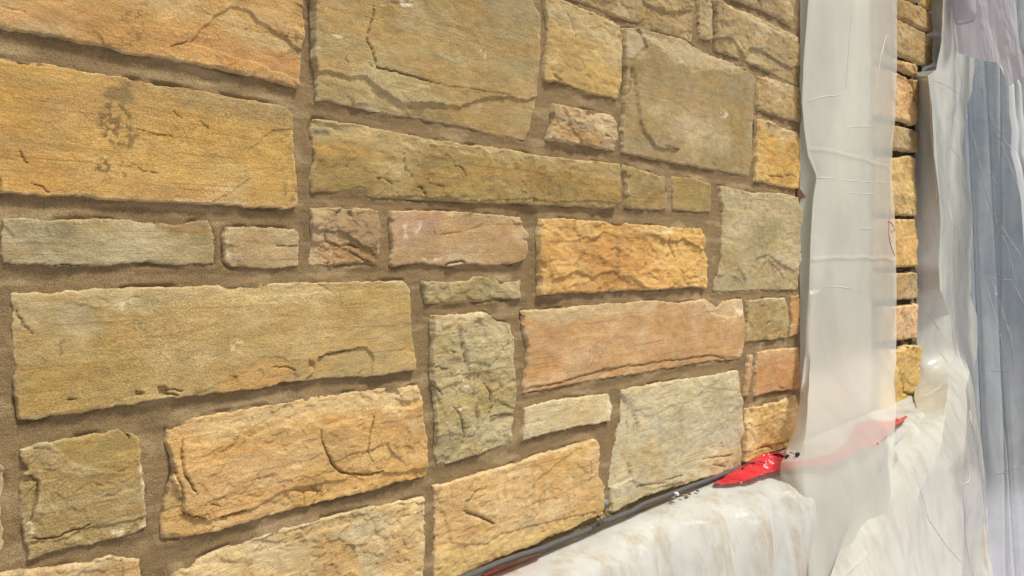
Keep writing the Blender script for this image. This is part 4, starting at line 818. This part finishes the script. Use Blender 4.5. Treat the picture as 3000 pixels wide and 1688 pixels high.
def on_obj(ob, px, py, lift=.001):
    p = Vector(onY(px, py, 0)); o = Vector(CAM); d = (p-o).normalized(); inv = ob.matrix_world.inverted()
    hit, loc, nrm, _ = ob.ray_cast(inv@o, inv.to_3x3()@d)
    return tuple(ob.matrix_world@loc-d*lift) if hit else None
def crease_glints(ob, lines, rad, mat, seed=0):  # pale tubes along the creases, standing in for their bright highlights
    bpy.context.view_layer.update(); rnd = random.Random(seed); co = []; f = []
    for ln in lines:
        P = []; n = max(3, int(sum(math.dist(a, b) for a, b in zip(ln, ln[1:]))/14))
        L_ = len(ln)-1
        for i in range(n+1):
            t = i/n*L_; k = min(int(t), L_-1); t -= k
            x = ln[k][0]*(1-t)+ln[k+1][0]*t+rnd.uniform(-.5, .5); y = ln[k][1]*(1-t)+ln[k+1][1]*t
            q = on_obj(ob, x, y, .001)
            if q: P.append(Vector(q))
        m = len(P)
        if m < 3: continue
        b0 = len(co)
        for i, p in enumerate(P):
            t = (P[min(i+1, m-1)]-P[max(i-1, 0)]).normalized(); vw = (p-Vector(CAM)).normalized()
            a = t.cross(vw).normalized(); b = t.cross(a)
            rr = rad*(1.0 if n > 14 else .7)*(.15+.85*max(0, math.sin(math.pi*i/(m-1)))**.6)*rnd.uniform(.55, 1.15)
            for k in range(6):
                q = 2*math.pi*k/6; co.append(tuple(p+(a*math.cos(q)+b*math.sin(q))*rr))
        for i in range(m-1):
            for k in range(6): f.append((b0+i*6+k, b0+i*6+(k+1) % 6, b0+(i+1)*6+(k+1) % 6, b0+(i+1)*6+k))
    me = bpy.data.meshes.new('crease_glint'); me.from_pydata(co, [], f); me.update()
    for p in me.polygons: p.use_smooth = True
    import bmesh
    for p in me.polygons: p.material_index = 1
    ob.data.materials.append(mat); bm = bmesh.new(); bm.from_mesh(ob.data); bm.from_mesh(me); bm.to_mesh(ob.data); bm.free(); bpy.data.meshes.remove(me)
M_CREASE_GLINT = film_mat('crease_glint_film', (.94, .94, .92), clear=.0, blur=0, gloss=.1, grough=.3, transl=.5, wr=.001)
# second milky layer over the film, upper far right
v0 = T(7, [(1120, -340), (1120, 250), (1160, 330), (1204, 430), (1206, 560), (1216, 650), (1210, 760), (1235, 850), (1262, 1000), (1275, 1200), (1300, 1500)]); v1 = T(0, [(3330, -300), (3330, 1900)])
f2 = curtain('clear_film', [(v0, flat(5.15)), (v1, flat(5.05))], -190, 870, 220, 70, film_mat('cloudy_film', alb((250, 253, 253)), clear=.10, blur=0, gloss=.14, grough=.12, transl=.5, wr=.004, wscale=6), d3, Xplane=True)
tag(f2, 'whitish cloudy film layer at the upper right edge, its left side ragged', 'film')
crease_glints(fl, [T(7, l) for l in ([(1040, 345), (1080, 480), (1120, 590), (1180, 700), (1230, 760), (1279, 850)], [(1036, 360), (1090, 540), (1160, 700), (1230, 880), (1279, 1020)], [(992, 570), (1030, 700), (1075, 900), (1120, 1060), (1200, 1240), (1250, 1449)], [(1015, 1100), (1040, 1260), (1060, 1449)], [(1060, 900), (1150, 1110), (1210, 1200), (1279, 1300)], [(1100, 1385), (1180, 1398), (1250, 1392)], [(1200, 1280), (1212, 1360)], [(1110, 850), (1125, 900), (1165, 930), (1190, 960)], )]
        + [T(8, l) for l in ([(1030, 20), (1080, 180), (1120, 330), (1150, 460)], [(1060, 0), (1110, 150), (1160, 300), (1180, 480)], [(1010, 466), (1080, 470), (1140, 468), (1224, 490)], [(1080, 970), (1150, 950), (1224, 930)], [(1084, 90), (1090, 125)], [(1160, 30), (1190, 80), (1224, 150)], )], .0045, M_CREASE_GLINT, 1)
crease_glints(wr, [T(8, l) for l in ([(755, 190), (800, 235), (820, 270)], [(865, 160), (885, 250), (915, 400), (960, 520)], [(830, 385), (858, 425)], [(745, 590), (800, 560), (850, 520), (900, 545), (920, 600)], [(885, 600), (905, 590), (910, 612)], [(925, 850), (970, 905), (962, 1000), (925, 1010)], [(1005, 740), (1020, 860), (1035, 960), (1060, 1010)], [(1060, 1020), (1045, 1120), (1050, 1250)], [(680, 860), (720, 1000), (770, 1180), (850, 1300), (940, 1400)], [(975, 130), (998, 210), (1000, 400)])]
        + [T(7, l) for l in ([(800, 372), (812, 500), (815, 640), (830, 800), (845, 1000)], [(790, 395), (860, 410), (930, 450), (965, 480)], [(900, 700), (930, 760), (985, 830)], [(900, 1000), (920, 1090), (960, 1160), (990, 1250)])], .0032, M_CREASE_GLINT, 2)
crease_glints(sheet, [T(7, l) for l in ([(172, 510), (240, 492), (290, 480), (340, 478), (395, 462)], [(385, 636), (460, 630), (545, 633)], [(240, 884), (300, 890), (340, 886)], [(345, 898), (400, 902), (470, 908), (520, 912), (615, 918)], [(400, 962), (480, 970), (545, 968)], [(440, 1142), (575, 1142)], [(388, 460), (400, 300), (415, 100), (425, -20)], [(540, 460), (560, 300), (590, 180), (620, 178)])] + [T(8, l) for l in ([(270, 68), (360, 66), (450, 88)], [(560, 1195), (600, 1170), (612, 1160)], [(560, 1200), (500, 1290), (440, 1380), (400, 1440)])], .003, M_CREASE_GLINT, 3)
# ------------------------------------------------------------------ grey rod, red film and small debris on the ledge
rp = [(-600, 1990), (-100, 1820), (400, 1625), (820, 1460), (900, 1428), (1000, 1385), (1100, 1350), (1200, 1320), (1300, 1278), (1400, 1240), (1500, 1190), (1632, 1140)]
rp = [tpx(5, p) for p in rp]+[tpx(6, p) for p in [(300, 1105), (430, 1058), (520, 1022), (610, 990), (700, 955), (770, 925)]]
pts = []
for i in range(len(rp)-1):
    for k in range(6):
        t = k/6; pts.append(onY(rp[i][0]*(1-t)+rp[i+1][0]*t, rp[i][1]*(1-t)+rp[i+1][1]*t, -.018))
rod = tube('foam_rod', pts, .0068, M_ROD, None, 14, .06); tag(rod, 'grey foam backer rod lying in the joint along the foot of the wall', 'rod')

def onZ(px, py, z):
    u = px-1500; v = HOR-py; t = (z-CAM[2])/v
    return (CAM[0]+t*(FPX*cT+u*sT), CAM[1]+t*(FPX*sT-u*cT), z)
def crumple(name, pts_top, pts_bot, y_top, y_bot, n, m, mat, amp, seed):
    co = np.zeros((m, n, 3))
    for i in range(n):
        u = i/(n-1); a = np.array([np.interp(u, np.linspace(0, 1, len(pts_top)), [p[k] for p in pts_top]) for k in (0, 1)])
        b = np.array([np.interp(u, np.linspace(0, 1, len(pts_bot)), [p[k] for p in pts_bot]) for k in (0, 1)])
        for j in range(m):
            v = j/(m-1); p = a*(1-v)+b*v; q0 = onY(a[0], a[1], y_top); q1 = onZ(b[0], b[1], ZL+y_bot); co[j, i] = [q0[c]*(1-v)+q1[c]*v for c in (0, 1, 2)]
    d = amp*ridged(co[..., 0]*26, co[..., 2]*40, seed, 3)+amp*fbm(co[..., 0]*50, co[..., 2]*60, seed+3, 3)
    co[..., 1] -= d*.5; co[..., 2] += d*.5
    a = np.arange(n*m).reshape(m, n); f = np.stack([a[:-1, :-1], a[1:, :-1], a[1:, 1:], a[:-1, 1:]], -1).reshape(-1, 4)
    return mesh_np(name, co.reshape(-1, 3), f, mat)
top = T(6, [(640, 1000), (700, 965), (760, 930), (800, 905), (880, 868), (930, 862), (970, 862), (1030, 870), (1100, 855), (1190, 812)])+T(8, [(340, 780), (400, 720), (480, 690), (560, 672), (600, 668), (652, 668)])
bot = T(6, [(640, 1010), (690, 1008), (740, 1005), (800, 995), (850, 975), (900, 960), (960, 945), (1030, 935), (1100, 925), (1200, 915)])+T(8, [(365, 890), (430, 850), (510, 830), (560, 790), (600, 740), (655, 700)])
red = crumple('red_film', top, bot, -.012, .006, 220, 40, M_RED, .014, 33)
tag(red, 'crumpled bright red plastic strip lying where the wall meets the draped ledge', 'strip')
# second short bit of red film showing under the rod at the near end
r2 = crumple('red_film', T(5, [(930, 1440), (1040, 1400), (1130, 1370), (1200, 1345)]), T(5, [(920, 1462), (1040, 1412), (1130, 1375), (1200, 1347)]), -.03, -.004, 60, 10, M_RED, .0015, 35)
tag(r2, 'thin sliver of red plastic under the near end of the grey rod', 'strip')

bpy.context.view_layer.update()
for k, (w_, lb) in enumerate(((T(6, [(775, 935), (790, 912), (830, 905), (860, 903), (885, 912), (880, 902)]), 'black bent wire lying on the red strip'), (T(6, [(925, 866), (950, 868), (975, 880), (985, 886)]), 'short black wire where the red strip meets the hanging sheet'))):
    o = tube('wire', [q for q in (on_obj(red, p[0], p[1], .004) for p in w_) if q], .0028, M_BLACK, None, 8); tag(o, lb, 'wire')
for k, (p, lb) in enumerate((((92, 880), 'left one of two black nail heads in the milky sheet above the red'), ((142, 870), 'right one of two black nail heads in the milky sheet above the red'))):
    c = on_obj(sheet, *tpx(8, p))
    o = tube('nail', [(c[0]+.012, c[1]+.03, c[2]), (c[0]+.002, c[1]+.004, c[2]), (c[0], c[1]+.001, c[2]), (c[0]-.001, c[1]-.002, c[2]), (c[0]-.0015, c[1]-.003, c[2])], [.002, .002, .0095, .0095, .006], M_BLACK, None, 14)
    tag(o, lb, 'nail', 'nail heads in the milky sheet')
th = [q for q in (on_obj(sheet, *tpx(7, p), .004) for p in ((622, 1010), (612, 1050), (603, 1110), (602, 1170), (612, 1220), (622, 1250), (634, 1278))) if q]
o = tube('thread', th, .0016, M_THREAD, None, 6); tag(o, 'long loose red thread on the right edge of the milky sheet', 'thread')
th = [q for q in (on_obj(sheet, *tpx(7, p), .004) for p in ((598, 1106), (615, 1112), (628, 1130), (634, 1152), (625, 1150), (615, 1162))) if q]
o = tube('thread', th, .0020, M_THREAD, None, 6); tag(o, 'short curled red thread beside the long one', 'thread')
# weep tube in the joint between the drip stained block and the pale grey block
c0 = onY(*tpx(5, (1507, 1103)), -.004); M_TUBE = simple_mat('grey_plastic', alb((138, 140, 138)), .5)
o = tube('weep_tube', [(c0[0], .02, c0[2]), (c0[0], -.008, c0[2]), (c0[0], -.0085, c0[2]), (c0[0], -.004, c0[2])], [.011, .011, .007, .007], M_TUBE, None, 16); tag(o, 'grey plastic weep tube end in the joint just above the rod', 'tube')

M_DIRTY = simple_mat('dirty_plastic', alb((182, 160, 134)), .5, 90, .2)
for l_, lb in (([(722, 628), (760, 626), (800, 640), (838, 630)], 'uppermost brown stained plastic end sticking out at the pier foot'), ([(715, 645), (760, 655), (800, 662), (822, 668)], 'middle brown stained plastic end at the pier foot'), ([(680, 668), (720, 690), (750, 705)], 'lowest brown stained plastic end at the pier foot')):
    o = tube('plastic_end', [onY(*tpx(8, p), -.06-.03*k) for k, p in enumerate(l_)], [.012, .010, .007, .003][:len(l_)], M_DIRTY, None, 8, .3); tag(o, lb, 'plastic end', 'stained plastic ends at the pier foot')
rnd = random.Random(5)
def pebble(name, c, r, mat, seed):
    import bmesh
    bm = bmesh.new(); bmesh.ops.create_icosphere(bm, subdivisions=2, radius=r); q = random.Random(seed)
    k = (q.uniform(.7, 1.3), q.uniform(.7, 1.2), q.uniform(.5, .9))
    for v in bm.verts:
        f = 1+.28*math.sin(v.co.x/r*3+seed)*math.cos(v.co.z/r*2.3+seed*1.7)+q.uniform(-.08, .08)
        v.co = Vector((v.co.x*k[0]*f, v.co.y*k[1]*f, v.co.z*k[2]*f))
    me = bpy.data.meshes.new(name); bm.to_mesh(me); bm.free(); me.materials.append(mat)
    o = bpy.data.objects.new(name, me); C.objects.link(o); o.location = c; return o
o = pebble('white_crumb', onY(*tpx(6, (460, 1055)), -.034), .0085, M_WHITE, 3); tag(o, 'white crumb lying on the grey rod below the pale grey block', 'crumb')
M_CRUMB = simple_mat('mortar_crumb', alb((150, 128, 96)), .95, 200, .2)
for i, (t, x, y) in enumerate([(6, 490, 1062), (6, 508, 1068), (6, 520, 1055), (5, 1500, 1165), (5, 1515, 1158), (5, 1488, 1172), (5, 1530, 1160), (5, 1470, 1180), (6, 445, 1075), (6, 560, 1040)]):
    o = pebble('mortar_crumb', onY(*tpx(t, (x, y)), -.034), rnd.uniform(.003, .0065), M_CRUMB, i+10)
    tag(o, 'tiny brown mortar crumb lying on the grey rod', 'crumb', 'mortar crumbs on the rod')
